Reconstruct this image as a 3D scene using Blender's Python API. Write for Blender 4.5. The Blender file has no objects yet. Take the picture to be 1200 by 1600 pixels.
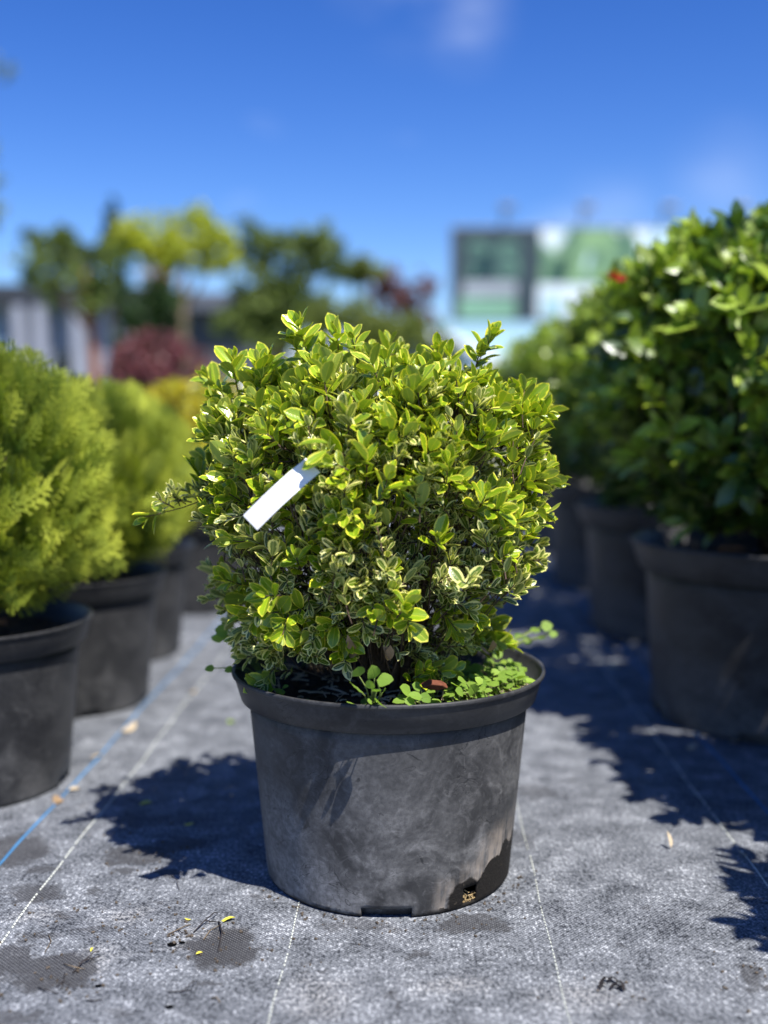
import bpy, math, random
import numpy as np
from mathutils import Vector, Matrix, noise as mnoise

random.seed(7)
rng = np.random.default_rng(7)
S = bpy.context.scene
C = S.collection

# ------------------------------------------------------------------ camera
CAM_H = 0.534
PITCH = math.atan(160 / 1750)
cd = bpy.data.cameras.new('camera'); cam = bpy.data.objects.new('camera', cd); C.objects.link(cam)
cam.location = (0, 0, CAM_H); cam.rotation_euler = (math.pi / 2 - PITCH, 0, 0)
cd.sensor_fit = 'VERTICAL'; cd.sensor_height = 36; cd.sensor_width = 27
cd.lens = 36 * 1750 / 1600
cd.clip_start = 0.02; cd.clip_end = 3000
cd.dof.use_dof = True; cd.dof.focus_distance = 1.165; cd.dof.aperture_fstop = 1.7
cd.dof.aperture_blades = 0
S.camera = cam

# ------------------------------------------------------------------ world and sun
SUN = Vector((0.158, -0.208, 0.45)).normalized()
w = bpy.data.worlds.new('World'); S.world = w; w.use_nodes = True
nt = w.node_tree; nt.nodes.clear()
sky = nt.nodes.new('ShaderNodeTexSky'); sky.sky_type = 'NISHITA'; sky.sun_disc = False
sky.sun_elevation = math.asin(SUN.z); sky.sun_rotation = math.atan2(SUN.x, SUN.y)
sky.altitude = 300; sky.air_density = 1.0; sky.dust_density = 0.15; sky.ozone_density = 5.0
bg = nt.nodes.new('ShaderNodeBackground'); bg.inputs['Strength'].default_value = 0.0755
out = nt.nodes.new('ShaderNodeOutputWorld')
nt.links.new(bg.outputs[0], out.inputs[0])
gm = nt.nodes.new('ShaderNodeGamma'); gm.inputs['Gamma'].default_value = 1.2
nt.links.new(sky.outputs[0], gm.inputs[0])
# thin high cirrus
tc = nt.nodes.new('ShaderNodeTexCoord')
mp = nt.nodes.new('ShaderNodeMapping'); mp.inputs['Scale'].default_value = (3.0, 3.0, 7.0); mp.inputs['Rotation'].default_value = (0.0, 0.6, 0.0)
mp.inputs['Location'].default_value = (0.15, 0.0, 0.3)
nt.links.new(tc.outputs['Generated'], mp.inputs[0])
nz = nt.nodes.new('ShaderNodeTexNoise'); nz.inputs['Scale'].default_value = 1.3; nz.inputs['Detail'].default_value = 8; nz.inputs['Roughness'].default_value = 0.55; nz.inputs['Distortion'].default_value = 0.6
nt.links.new(mp.outputs[0], nz.inputs['Vector'])
mr = nt.nodes.new('ShaderNodeMapRange'); mr.inputs['From Min'].default_value = 0.56; mr.inputs['From Max'].default_value = 0.82; mr.inputs['To Max'].default_value = 0.30; mr.inputs['From Min'].default_value = 0.60
nt.links.new(nz.outputs['Fac'], mr.inputs['Value'])
mxw = nt.nodes.new('ShaderNodeMix'); mxw.data_type = 'RGBA'
mxw.inputs['B'].default_value = (10.5, 11.5, 13.5, 1)
acc = mr.outputs[0]
for (wx, wy, rad, amt) in ((722, 30, 0.055, 0.42), (650, -60, 0.09, 0.4), (1130, 290, 0.07, 0.13), (960, 330, 0.06, 0.10)):
    u_, v_ = (wx - 600)/1750, (wy - 800)/1750; dv = Vector((u_, math.cos(PITCH) - v_*math.sin(PITCH), -math.sin(PITCH) - v_*math.cos(PITCH))).normalized()
    sb = nt.nodes.new('ShaderNodeVectorMath'); sb.operation = 'DISTANCE'; nt.links.new(tc.outputs['Generated'], sb.inputs[0]); sb.inputs[1].default_value = dv
    m1 = nt.nodes.new('ShaderNodeMapRange'); m1.interpolation_type = 'SMOOTHSTEP'; m1.inputs['From Min'].default_value = 0; m1.inputs['From Max'].default_value = rad; m1.inputs['To Min'].default_value = amt; m1.inputs['To Max'].default_value = 0
    nt.links.new(sb.outputs['Value'], m1.inputs['Value'])
    m2 = nt.nodes.new('ShaderNodeMapRange'); m2.inputs['From Min'].default_value = 0.36; m2.inputs['From Max'].default_value = 0.66; nt.links.new(nz.outputs['Fac'], m2.inputs['Value'])
    m3 = nt.nodes.new('ShaderNodeMath'); m3.operation = 'MULTIPLY'; nt.links.new(m1.outputs[0], m3.inputs[0]); nt.links.new(m2.outputs[0], m3.inputs[1])
    m4 = nt.nodes.new('ShaderNodeMath'); m4.operation = 'MAXIMUM'; nt.links.new(acc, m4.inputs[0]); nt.links.new(m3.outputs[0], m4.inputs[1]); acc = m4.outputs[0]
hs = nt.nodes.new('ShaderNodeHueSaturation'); hs.inputs['Saturation'].default_value = 1.20; hs.inputs['Hue'].default_value = 0.516
nt.links.new(gm.outputs[0], hs.inputs['Color'])
nt.links.new(acc, mxw.inputs['Factor']); nt.links.new(hs.outputs[0], mxw.inputs['A'])
nt.links.new(mxw.outputs['Result'], bg.inputs['Color'])

sl = bpy.data.lights.new('sun', 'SUN'); so = bpy.data.objects.new('sun', sl); C.objects.link(so)
sl.energy = 5.0; sl.angle = math.radians(0.5); sl.color = (1.0, 0.965, 0.925)
so.rotation_euler = SUN.to_track_quat('Z', 'Y').to_euler(); so.location = (2, -2, 5)

S.view_settings.view_transform = 'Standard'; S.view_settings.look = 'None'
S.view_settings.gamma = 1; S.view_settings.use_curve_mapping = False
S.view_settings.exposure = 0.62
S.cycles.max_bounces = 6; S.cycles.transparent_max_bounces = 6

# ------------------------------------------------------------------ projection helpers (metres from photo pixels)
_c, _s = math.cos(PITCH), math.sin(PITCH)
def ray(px, py):
    u, v = (px - 600) / 1750, (py - 800) / 1750
    return Vector((u, _c - v * _s, -_s - v * _c))
def at(px, py, Y):
    d = ray(px, py); return Vector((0, 0, CAM_H)) + d * (Y / d.y)
def gp(px, py):
    d = ray(px, py); return Vector((0, 0, CAM_H)) + d * (CAM_H / -d.z)

# ------------------------------------------------------------------ object helpers
def tag(o, label=None, cat=None, group=None, kind=None):
    if label: o['label'] = label
    if cat: o['category'] = cat
    if group: o['group'] = group
    if kind: o['kind'] = kind
    return o
def empty(name, loc=(0, 0, 0), rz=0):
    o = bpy.data.objects.new(name, None); C.objects.link(o); o.location = loc; o.rotation_euler = (0, 0, rz); o.empty_display_size = 0.1
    return o
def link(name, me, parent=None, mat=None):
    o = bpy.data.objects.new(name, me); C.objects.link(o)
    if mat and not me.materials: me.materials.append(mat)
    if parent: o.parent = parent
    return o
def np_mesh(name, V, F, mat=None, attrs=None, smooth=True):
    """V (n,3); F (m,3) or (m,4)"""
    V = np.asarray(V, np.float32); F = np.asarray(F, np.int32)
    me = bpy.data.meshes.new(name)
    me.vertices.add(len(V)); me.vertices.foreach_set('co', V.ravel())
    k = F.shape[1]
    me.loops.add(F.size); me.loops.foreach_set('vertex_index', F.ravel())
    me.polygons.add(len(F))
    me.polygons.foreach_set('loop_start', np.arange(0, F.size, k, dtype=np.int32))
    me.polygons.foreach_set('use_smooth', np.full(len(F), smooth, bool))
    if attrs:
        for n, a in attrs.items():
            at_ = me.attributes.new(n, 'FLOAT_VECTOR', 'POINT'); at_.data.foreach_set('vector', np.asarray(a, np.float32).ravel())
    me.update(calc_edges=True)
    if mat: me.materials.append(mat)
    return me
class MB:
    """collects simple shapes into one mesh"""
    def __init__(s): s.v = []; s.f = []
    def box(s, a, b):
        x0, y0, z0 = a; x1, y1, z1 = b; n = len(s.v)
        s.v += [(x0,y0,z0),(x1,y0,z0),(x1,y1,z0),(x0,y1,z0),(x0,y0,z1),(x1,y0,z1),(x1,y1,z1),(x0,y1,z1)]
        s.f += [[n+i for i in q] for q in ((3,2,1,0),(4,5,6,7),(0,1,5,4),(1,2,6,5),(2,3,7,6),(3,0,4,7))]; return s
    def tube(s, pts, r, n=6, cap=True):
        pts = [Vector(p) for p in pts]; base = len(s.v); m = len(pts)
        rr = r if isinstance(r, (list, tuple)) else [r] * m
        for i, p in enumerate(pts):
            d = (pts[min(i+1, m-1)] - pts[max(i-1, 0)]).normalized()
            a = d.orthogonal().normalized() if i == 0 else (a - d * a.dot(d)).normalized()
            b = d.cross(a)
            for k in range(n):
                t = 2 * math.pi * k / n
                s.v.append(tuple(p + (a * math.cos(t) + b * math.sin(t)) * rr[i]))
        for i in range(m - 1):
            for k in range(n):
                q = base + i*n; s.f.append([q+k, q+(k+1)%n, q+n+(k+1)%n, q+n+k])
        if cap:
            s.f.append([base + k for k in range(n)][::-1]); s.f.append([base + (m-1)*n + k for k in range(n)])
        return s
    def prism(s, outline, y0, y1):
        """outline of (x,z) extruded along y"""
        n = len(s.v); m = len(outline)
        s.v += [(x, y0, z) for x, z in outline] + [(x, y1, z) for x, z in outline]
        s.f.append([n+i for i in range(m)]); s.f.append([n+m+i for i in range(m)][::-1])
        for i in range(m): s.f.append([n+(i+1)%m, n+i, n+m+i, n+m+(i+1)%m])
        return s
    def build(s, name, mat, parent=None, smooth=False, bevel=0):
        me = bpy.data.meshes.new(name); me.from_pydata([tuple(v) for v in s.v], [], s.f)
        if smooth: me.polygons.foreach_set('use_smooth', [True]*len(me.polygons))
        me.update(); o = link(name, me, parent, mat)
        if bevel:
            b = o.modifiers.new('bevel', 'BEVEL'); b.width = bevel; b.segments = 2; b.limit_method = 'ANGLE'
        return o

# ------------------------------------------------------------------ materials
def new_mat(name):
    m = bpy.data.materials.new(name); m.use_nodes = True; m.node_tree.nodes.clear(); return m, m.node_tree
class G:
    def __init__(s, nt): s.nt = nt
    def n(s, t, **kw):
        nd = s.nt.nodes.new('ShaderNode' + t)
        for k, v in kw.items(): setattr(nd, k, v)
        return nd
    def set(s, sock, v):
        if hasattr(v, 'is_linked') or isinstance(v, bpy.types.NodeSocket): s.nt.links.new(v, sock)
        else:
            if isinstance(v, (tuple, list)) and len(v) == 3 and sock.type == 'RGBA': v = (*v, 1)
            sock.default_value = v
    def math(s, op, a, b=0.0, clamp=False, c=None):
        nd = s.n('Math', operation=op, use_clamp=clamp); s.set(nd.inputs[0], a); s.set(nd.inputs[1], b)
        if c is not None: s.set(nd.inputs[2], c)
        return nd.outputs[0]
    def mix(s, f, a, b, mode='MIX'):
        nd = s.n('Mix', data_type='RGBA', blend_type=mode); s.set(nd.inputs['Factor'], f); s.set(nd.inputs['A'], a); s.set(nd.inputs['B'], b)
        return nd.outputs['Result']
    def rng(s, v, a, b, c=0.0, d=1.0, smooth=True):
        nd = s.n('MapRange'); nd.interpolation_type = 'SMOOTHSTEP' if smooth else 'LINEAR'
        for i, x in enumerate((v, a, b, c, d)): s.set(nd.inputs[i], x)
        return nd.outputs[0]
    def noise(s, vec, scale, detail=4, rough=0.5, dist=0.0, out='Fac'):
        nd = s.n('TexNoise'); s.set(nd.inputs['Vector'], vec); nd.inputs['Scale'].default_value = scale; nd.inputs['Detail'].default_value = detail
        nd.inputs['Roughness'].default_value = rough; nd.inputs['Distortion'].default_value = dist; return nd.outputs[out]
    def mapv(s, vec, scale=(1,1,1), loc=(0,0,0), rot=(0,0,0)):
        nd = s.n('Mapping'); s.set(nd.inputs[0], vec); nd.inputs['Scale'].default_value = scale; nd.inputs['Location'].default_value = loc; nd.inputs['Rotation'].default_value = rot
        return nd.outputs[0]
    def bump(s, h, strength, dist):
        nd = s.n('Bump'); s.set(nd.inputs['Height'], h); nd.inputs['Strength'].default_value = strength; nd.inputs['Distance'].default_value = dist; return nd.outputs[0]
    def bsdf(s, col, rough=0.6, spec=0.4, normal=None, metal=0.0, coat=0.0):
        p = s.n('BsdfPrincipled'); s.set(p.inputs['Base Color'], col); s.set(p.inputs['Roughness'], rough); s.set(p.inputs['Specular IOR Level'], spec)
        s.set(p.inputs['Metallic'], metal); s.set(p.inputs['Coat Weight'], coat)
        if normal is not None: s.set(p.inputs['Normal'], normal)
        return p.outputs[0]
    def out(s, sh): o = s.n('OutputMaterial'); s.nt.links.new(sh, o.inputs[0])

def simple(name, col, rough=0.6, spec=0.4, var=0.15, scale=20, metal=0.0, bump=0.0, coords='Object'):
    m, nt = new_mat(name); g = G(nt)
    tc = g.n('TexCoord').outputs[coords]
    n = g.noise(tc, scale, 5, 0.6)
    c = g.mix(g.rng(n, 0.3, 0.7), tuple(x*(1-var) for x in col), tuple(min(1, x*(1+var)) for x in col))
    nm = g.bump(n, bump, 0.01) if bump else None
    g.out(g.bsdf(c, rough, spec, nm, metal)); return m

def leaf_mat(name, young, old, m_young, m_old, back, rough=0.38, spec=0.5, trans=0.3, margin=(0.86, 0.62), vein=0.5, pscale=9.0):
    """attribute leaf = (u across -1..1, v along 0..1, age 0 young..1 old); attribute tint.x = per-leaf variation"""
    m, nt = new_mat(name); g = G(nt)
    a = g.n('Attribute', attribute_name='leaf').outputs['Vector']
    sp = g.n('SeparateXYZ'); g.set(sp.inputs[0], a); u, v, age = sp.outputs
    t = g.n('SeparateXYZ'); g.set(t.inputs[0], g.n('Attribute', attribute_name='tint').outputs['Vector']); tint = t.outputs[0]
    geo = g.n('NewGeometry'); pos = geo.outputs['Position']
    au = g.math('ABSOLUTE', u)
    tipd = g.rng(v, 0.72, 1.0, 0.0, 1.0, False)
    based = g.rng(v, 0.0, 0.1, 0.3, 0.0, False)
    d = g.math('MAXIMUM', g.math('MAXIMUM', au, tipd), based)
    nse = g.noise(pos, 260, 2, 0.6)
    d2 = g.math('ADD', d, g.math('MULTIPLY', g.math('SUBTRACT', nse, 0.5), 0.55))
    agen = g.math('ADD', age, g.math('MULTIPLY', g.math('SUBTRACT', g.noise(pos, pscale, 2), 0.5), 0.5), True)
    lo = g.rng(agen, 0, 1, margin[0], margin[1], False)
    mk = g.rng(d2, g.math('SUBTRACT', lo, 0.05), g.math('ADD', lo, 0.10))
    cen = g.mix(agen, young, old); mar = g.mix(agen, m_young, m_old)
    cen = g.mix(g.math('MULTIPLY', g.rng(au, 0.03, 0.12, 1, 0), 0.35*vein*2), cen, mar)
    col = g.mix(mk, cen, mar)
    hv = g.n('HueSaturation'); g.set(hv.inputs['Hue'], g.rng(tint, 0, 1, 0.488, 0.512, False)); g.set(hv.inputs['Value'], g.rng(tint, 0, 1, 1.3, 0.76, False)); g.set(hv.inputs['Color'], col)
    col = hv.outputs[0]
    colb = g.mix(0.55, col, back)
    colf = g.mix(geo.outputs['Backfacing'], col, colb)
    ve = g.math('SINE', g.math('MULTIPLY', g.math('ADD', g.math('MULTIPLY', v, 1.0), g.math('MULTIPLY', au, -0.35)), 55.0))
    h = g.math('ADD', g.math('MULTIPLY', ve, 0.12), g.math('MULTIPLY', g.rng(au, 0.0, 0.18, 0, 1), 0.8))
    h = g.math('ADD', h, g.math('MULTIPLY', nse, 0.5))
    nm = g.bump(h, 0.35, 0.0008)
    r = g.math('ADD', rough, g.math('MULTIPLY', geo.outputs['Backfacing'], 0.25))
    b = g.bsdf(colf, r, spec, nm)
    tr = g.n('BsdfTranslucent'); g.set(tr.inputs[0], g.mix(1.0, col, (1.35, 1.45, 0.55), 'MULTIPLY')); g.set(tr.inputs['Normal'], nm)
    ms = g.n('MixShader'); ms.inputs[0].default_value = trans; nt.links.new(b, ms.inputs[1]); nt.links.new(tr.outputs[0], ms.inputs[2])
    g.out(ms.outputs[0]); return m

M = {}
M['boxleaf'] = leaf_mat('variegated leaf', (0.30, 0.425, 0.014), (0.062, 0.115, 0.018), (0.84, 0.78, 0.05), (0.82, 0.78, 0.34), (0.30, 0.34, 0.07), rough=0.27, spec=0.7, trans=0.20, margin=(0.76, 0.50))
M['laurel'] = leaf_mat('glossy green leaf', (0.34, 0.46, 0.045), (0.055, 0.115, 0.02), (0.47, 0.56, 0.07), (0.075, 0.16, 0.03), (0.22, 0.27, 0.09), rough=0.34, spec=0.8, trans=0.24, margin=(0.9, 0.95), pscale=6)
M['redleaf'] = leaf_mat('red young leaf', (0.55, 0.05, 0.03), (0.5, 0.04, 0.02), (0.6, 0.08, 0.04), (0.5, 0.05, 0.02), (0.4, 0.08, 0.05))
M['weed'] = leaf_mat('soft weed leaf', (0.29, 0.44, 0.06), (0.13, 0.23, 0.04), (0.34, 0.47, 0.07), (0.17, 0.27, 0.05), (0.22, 0.36, 0.1), rough=0.55, spec=0.3, trans=0.36, margin=(0.95, 0.95), vein=0.2)
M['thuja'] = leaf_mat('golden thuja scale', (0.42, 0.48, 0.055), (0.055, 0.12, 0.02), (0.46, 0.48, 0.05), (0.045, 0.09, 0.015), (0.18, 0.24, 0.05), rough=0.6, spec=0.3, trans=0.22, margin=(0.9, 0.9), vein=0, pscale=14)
M['yellow'] = leaf_mat('yellow leaf', (0.62, 0.52, 0.03), (0.42, 0.42, 0.04), (0.65, 0.55, 0.04), (0.4, 0.4, 0.04), (0.4, 0.38, 0.08), trans=0.3)
M['purple'] = leaf_mat('purple red leaf', (0.27, 0.08, 0.09), (0.12, 0.045, 0.052), (0.3, 0.1, 0.1), (0.13, 0.05, 0.05), (0.22, 0.1, 0.1), trans=0.2)
def tree_leaf(name, a, b): return leaf_mat(name, a, b, a, b, tuple((x+y)/2 for x, y in zip(a, b)), rough=0.5, spec=0.3, trans=0.3, vein=0, pscale=1.2)
M['tree_green'] = tree_leaf('green tree leaf', (0.19, 0.25, 0.06), (0.08, 0.12, 0.04))
M['tree_lime'] = tree_leaf('lime tree leaf', (0.50, 0.52, 0.05), (0.32, 0.38, 0.05))
M['tree_dark'] = tree_leaf('dark conifer needle', (0.045, 0.085, 0.02), (0.018, 0.045, 0.014))
M['tree_red'] = tree_leaf('maple leaf', (0.22, 0.09, 0.085), (0.13, 0.06, 0.06))
M['tree_olive'] = tree_leaf('olive shrub leaf', (0.22, 0.26, 0.06), (0.12, 0.16, 0.04))
M['bark'] = simple('bark', (0.11, 0.075, 0.05), 0.9, 0.2, 0.4, 60, bump=0.6)
M['bark_pale'] = simple('pale bark', (0.24, 0.18, 0.12), 0.9, 0.2, 0.3, 30, bump=0.5)
M['bark_red'] = simple('reddish bark', (0.26, 0.11, 0.06), 0.9, 0.2, 0.3, 10, bump=0.5)
M['twig'] = simple('twig wood', (0.16, 0.12, 0.075), 0.85, 0.2, 0.45, 90)
M['greentwig'] = simple('green shoot', (0.22, 0.28, 0.07), 0.6, 0.3, 0.3, 90)

def mat_plastic(name, dust=1.0, patch=False):
    m, nt = new_mat(name); g = G(nt)
    o = g.n('TexCoord').outputs['Object']
    sp = g.n('SeparateXYZ'); g.set(sp.inputs[0], o); x, y, z = sp.outputs
    ang = g.math('ARCTAN2', x, g.math('MULTIPLY', y, -1))
    cyl = g.n('CombineXYZ'); g.set(cyl.inputs[0], g.math('MULTIPLY', ang, 0.15)); g.set(cyl.inputs[1], z); cv = cyl.outputs[0]
    n1 = g.noise(cv, 11, 6, 0.62, 0.8); n2 = g.noise(cv, 160, 4, 0.7); n3 = g.noise(cv, 42, 6, 0.68, 1.8)
    st = g.noise(g.mapv(cv, (16, 190, 1), rot=(0, 0, 0.12)), 1.0, 5, 0.6, 2.2)
    st2 = g.noise(g.mapv(cv, (150, 20, 1), rot=(0, 0, -0.6)), 1.0, 3, 0.6, 1.5)
    low = g.rng(z, 0.02, 0.19, 1.0, 0.42, False)
    dm = g.math('MULTIPLY', g.rng(n1, 0.34, 0.66), low)
    dm = g.math('MULTIPLY', dm, g.rng(n2, 0.36, 0.62, 0.55, 1.0))
    dm = g.math('ADD', g.math('MULTIPLY', dm, 0.75), g.math('MULTIPLY', g.rng(n3, 0.48, 0.72), g.math('MULTIPLY', low, 0.36)))
    smask = g.rng(g.noise(cv, 14, 3, 0.6), 0.5, 0.66)
    dm = g.math('ADD', dm, g.math('MULTIPLY', g.math('MULTIPLY', g.rng(st, 0.60, 0.70), smask), g.math('MULTIPLY', low, 0.45)))
    dm = g.math('ADD', dm, g.math('MULTIPLY', g.math('MULTIPLY', g.rng(st2, 0.64, 0.74), smask), 0.25))
    dm = g.math('MULTIPLY', g.math('ADD', dm, 0.085), dust, True)
    blobs = g.rng(g.noise(cv, 22, 3, 0.5, 2.5), 0.66, 0.74)      # rubbed-off dark marks
    dm = g.math('MULTIPLY', dm, g.math('SUBTRACT', 1.0, g.math('MULTIPLY', blobs, 0.6)))
    # crisp curling drag marks
    wv = g.math('ABSOLUTE', g.math('SUBTRACT', g.noise(cv, 19, 2, 0.5, 3.2), 0.5))
    line = g.math('MULTIPLY', g.rng(wv, 0.004, 0.012, 1, 0), g.rng(g.noise(cv, 16, 1), 0.5, 0.62))
    dm = g.math('MULTIPLY', dm, g.math('SUBTRACT', 1.0, g.math('MULTIPLY', line, 0.7)))
    col = g.mix(dm, (0.013, 0.0135, 0.015), (0.265, 0.26, 0.252))
    rough = g.rng(dm, 0, 0.6, 0.42, 0.85)
    if patch:   # damp mud at the foot, right of the drain hole, with a pale salt fringe above it
        a2 = g.math('ABSOLUTE', g.math('SUBTRACT', ang, 1.02))
        edge = g.math('MULTIPLY', g.math('SUBTRACT', g.noise(cv, 48, 5, 0.6), 0.5), 0.058)
        topz = g.rng(ang, 0.45, 1.0, 0.006, 0.052)
        hh = g.math('ADD', g.math('SUBTRACT', z, topz), edge)
        inang = g.rng(a2, 0.55, 0.75, 1, 0)
        fringe = g.math('MULTIPLY', g.math('MULTIPLY', g.rng(hh, 0.0, 0.045, 1, 0), inang), g.rng(g.noise(g.mapv(cv, (60, 14, 1)), 1.6, 3, 0.6), 0.34, 0.6))
        col = g.mix(g.math('MULTIPLY', fringe, 0.8), col, (0.34, 0.285, 0.23))
        pm = g.math('MULTIPLY', g.rng(hh, -0.002, 0.001, 1, 0), inang)
        # damp ring round the drain hole
        dx = g.math('DIVIDE', g.math('SUBTRACT', ang, 0.62), 0.17); dz = g.math('DIVIDE', g.math('SUBTRACT', z, 0.012), 0.021)
        rr = g.math('SQRT', g.math('ADD', g.math('POWER', dx, 2), g.math('POWER', dz, 2)))
        ring = g.rng(g.math('ADD', rr, g.math('MULTIPLY', edge, 14)), 0.9, 1.15, 1, 0)
        pm = g.math('MAXIMUM', pm, ring)
        foot = g.rng(g.math('ADD', z, g.math('MULTIPLY', edge, 0.35)), 0.002, 0.009, 0.8, 0)
        pm = g.math('MAXIMUM', pm, foot)
        mud = g.mix(g.rng(n2, 0.62, 0.72), (0.012, 0.010, 0.008), (0.10, 0.08, 0.055))
        col = g.mix(pm, col, mud); rough = g.math('ADD', rough, g.math('MULTIPLY', pm, 0.2), True)
        nmh = g.math('ADD', g.math('MULTIPLY', n2, g.math('ADD', 0.25, g.math('MULTIPLY', pm, 3.0))), g.math('MULTIPLY', n1, 0.3))
    else: nmh = g.math('ADD', g.math('MULTIPLY', n2, 0.25), g.math('MULTIPLY', n1, 0.3))
    g.out(g.bsdf(col, rough, 0.28, g.bump(nmh, 0.35, 0.002))); return m
M['pot_main'] = mat_plastic('scuffed black plastic', 1.0, True)
M['pot_rim'] = mat_plastic('black rim plastic', 0.55)
M['pot_clean'] = mat_plastic('black nursery pot plastic', 0.35)
M['pot_grey'] = mat_plastic('grey-black tub plastic', 0.6)

def mat_soil():
    m, nt = new_mat('potting soil'); g = G(nt)
    o = g.n('TexCoord').outputs['Object']
    n = g.noise(o, 90, 6, 0.7); n2 = g.noise(o, 400, 3, 0.7)
    c = g.mix(g.rng(n, 0.35, 0.7), (0.018, 0.012, 0.008), (0.110, 0.074, 0.046)); c = g.mix(g.rng(n2, 0.66, 0.74), c, (0.22, 0.16, 0.10))
    g.out(g.bsdf(c, 0.95, 0.2, g.bump(g.math('ADD', n, n2), 1.0, 0.006))); return m
M['soil'] = mat_soil()

STAINS_AND_PATCHES = [(345, 1478, 0.052, 0.058, 1.0), (88, 1518, 0.050, 0.055, .95), (20, 1500, 0.035, 0.05, .9), (52, 1396, 0.048, 0.035, .8), (215, 1335, 0.055, 0.045, .9),
          (280, 1318, 0.050, 0.035, .75), (268, 1366, 0.030, 0.016, .85), (190, 1362, .015, .012, .8), (105, 1432, 0.014, 0.012, .8), (60, 1462, .03, .016, .7), (232, 1282, 0.055, 0.03, .6),
          (12, 1330, 0.07, 0.07, .9), (740, 1445, 0.045, 0.03, .8), (560, 1445, .06, .018, .55), (650, 1490, 0.012, 0.010, .7), (1186, 1532, 0.018, 0.028, .8), (140, 1450, .03, .012, .6), (835, 1238, .035, .05, .55), (815, 1310, .03, .035, .5), (180, 1580, .02, .012, .5), (150, 1390, .012, .010, .8), (70, 1358, .03, .012, .7), (400, 1400, .014, .010, .6), (500, 1520, .010, .008, .7), (610, 1560, .009, .007, .6), (1010, 1420, .010, .008, .5), (30, 1590, .03, .02, .7), (250, 1410, .012, .008, .8), (320, 1540, .014, .008, .7), (970, 1480, .010, .007, .6)]  # stains, plus two soft dark patches right of the front pot
DUST = [(60, 1430, .045, .02), (190, 1430, .04, .03), (330, 1455, .05, .025), (500, 1560, .05, .05), (920, 1560, .07, .04), (150, 1500, .03, .04), (290, 1480, .03, .02), (960, 1110, .2, .1), (700, 1540, .06, .03)]
def mat_fabric():
    m, nt = new_mat('woven weed fabric'); g = G(nt)
    o = g.n('TexCoord').outputs['Object']
    sp = g.n('SeparateXYZ'); g.set(sp.inputs[0], o); x, y, z = sp.outputs
    big = g.noise(o, 3.2, 4, 0.55); mid = g.noise(o, 22, 5, 0.62, 0.4); fine = g.noise(g.mapv(o, (1.0, 0.7, 1)), 260, 4, 0.72)
    fib = g.noise(g.mapv(o, (1.0, 0.33, 1), rot=(0, 0, 0.35)), 430, 3, 0.7, 0.8)
    # plain weave: tapes 2.2 mm wide
    k = 2 * math.pi / 0.0046
    wx = g.math('SINE', g.math('MULTIPLY', x, k)); wy = g.math('SINE', g.math('MULTIPLY', y, k))
    weave = g.math('MULTIPLY', wx, wy)
    f = g.math('ADD', g.math('MULTIPLY', g.math('SUBTRACT', fine, 0.5), 3.9), g.math('ADD', g.math('MULTIPLY', g.math('SUBTRACT', mid, 0.5), 2.1), g.math('MULTIPLY', g.math('SUBTRACT', fib, 0.5), 2.0)))
    f = g.math('ADD', f, g.math('ADD', g.math('MULTIPLY', weave, 0.2), g.math('MULTIPLY', g.math('SUBTRACT', big, 0.5), 0.5)))
    c = g.mix(g.rng(f, -0.75, 0.85, 0, 1, False), (0.017, 0.020, 0.026), (0.295, 0.312, 0.335))
    c = g.mix(g.math('MULTIPLY', g.rng(f, 0.45, 0.85), 0.8), c, (0.60, 0.615, 0.63))
    wob = g.n('VectorMath', operation='MULTIPLY_ADD'); g.set(wob.inputs[0], g.noise(o, 30, 6, 0.68, out='Color')); wob.inputs[1].default_value = (0.085, 0.085, 0); g.set(wob.inputs[2], o)
    wo = g.n('VectorMath', operation='SUBTRACT'); g.set(wo.inputs[0], wob.outputs[0]); wo.inputs[1].default_value = (0.0425, 0.0425, 0)
    def blobmask(px, py, rx, ry, lo, hi):
        p = gp(px, py); v = g.n('VectorMath', operation='SUBTRACT'); g.set(v.inputs[0], wo.outputs[0]); v.inputs[1].default_value = (p.x, p.y, 0)
        s_ = g.n('VectorMath', operation='MULTIPLY'); g.set(s_.inputs[0], v.outputs[0]); s_.inputs[1].default_value = (1/rx, 1/ry, 0)
        l = g.n('VectorMath', operation='LENGTH'); g.set(l.inputs[0], s_.outputs[0]); return g.rng(l.outputs['Value'], lo, hi, 1, 0)
    tot = None
    for px, py, rx, ry, a in STAINS_AND_PATCHES:
        rx *= 0.84; ry *= 0.84
        q = g.math('MULTIPLY', blobmask(px, py, rx, ry, 0.70, 1.02), a); tot = q if tot is None else g.math('MAXIMUM', tot, q)
    dt = None
    for px, py, rx, ry in DUST:
        q = blobmask(px, py, rx, ry, 0.0, 1.1); dt = q if dt is None else g.math('MAXIMUM', dt, q)
    c = g.mix(g.math('MULTIPLY', dt, g.rng(fine, 0.42, 0.66, 0.0, 0.5)), c, (0.55, 0.53, 0.50))
    dark = g.mix(g.rng(weave, 0.45, 0.95), (0.030, 0.030, 0.033), (0.19, 0.185, 0.18))
    c = g.mix(g.math('MULTIPLY', tot, 0.9), c, dark)
    # faint ochre soil traces
    c = g.mix(g.math('MULTIPLY', g.rng(g.noise(o, 9, 5, 0.7), 0.64, 0.78), 0.28), c, (0.36, 0.31, 0.24))
    h = g.math('ADD', g.math('MULTIPLY', weave, 0.35), g.math('ADD', g.math('MULTIPLY', fine, 1.2), g.math('MULTIPLY', mid, 2.0)))
    g.out(g.bsdf(c, 0.72, 0.35, g.bump(h, 0.55, 0.0018))); return m
M['fabric'] = mat_fabric()
M['thread'] = simple('white tracer thread', (0.66, 0.68, 0.60), 0.6, 0.3, 0.2, 60)
M['bluethread'] = simple('blue tracer tape', (0.06, 0.19, 0.36), 0.5, 0.3, 0.25, 8)
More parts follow.
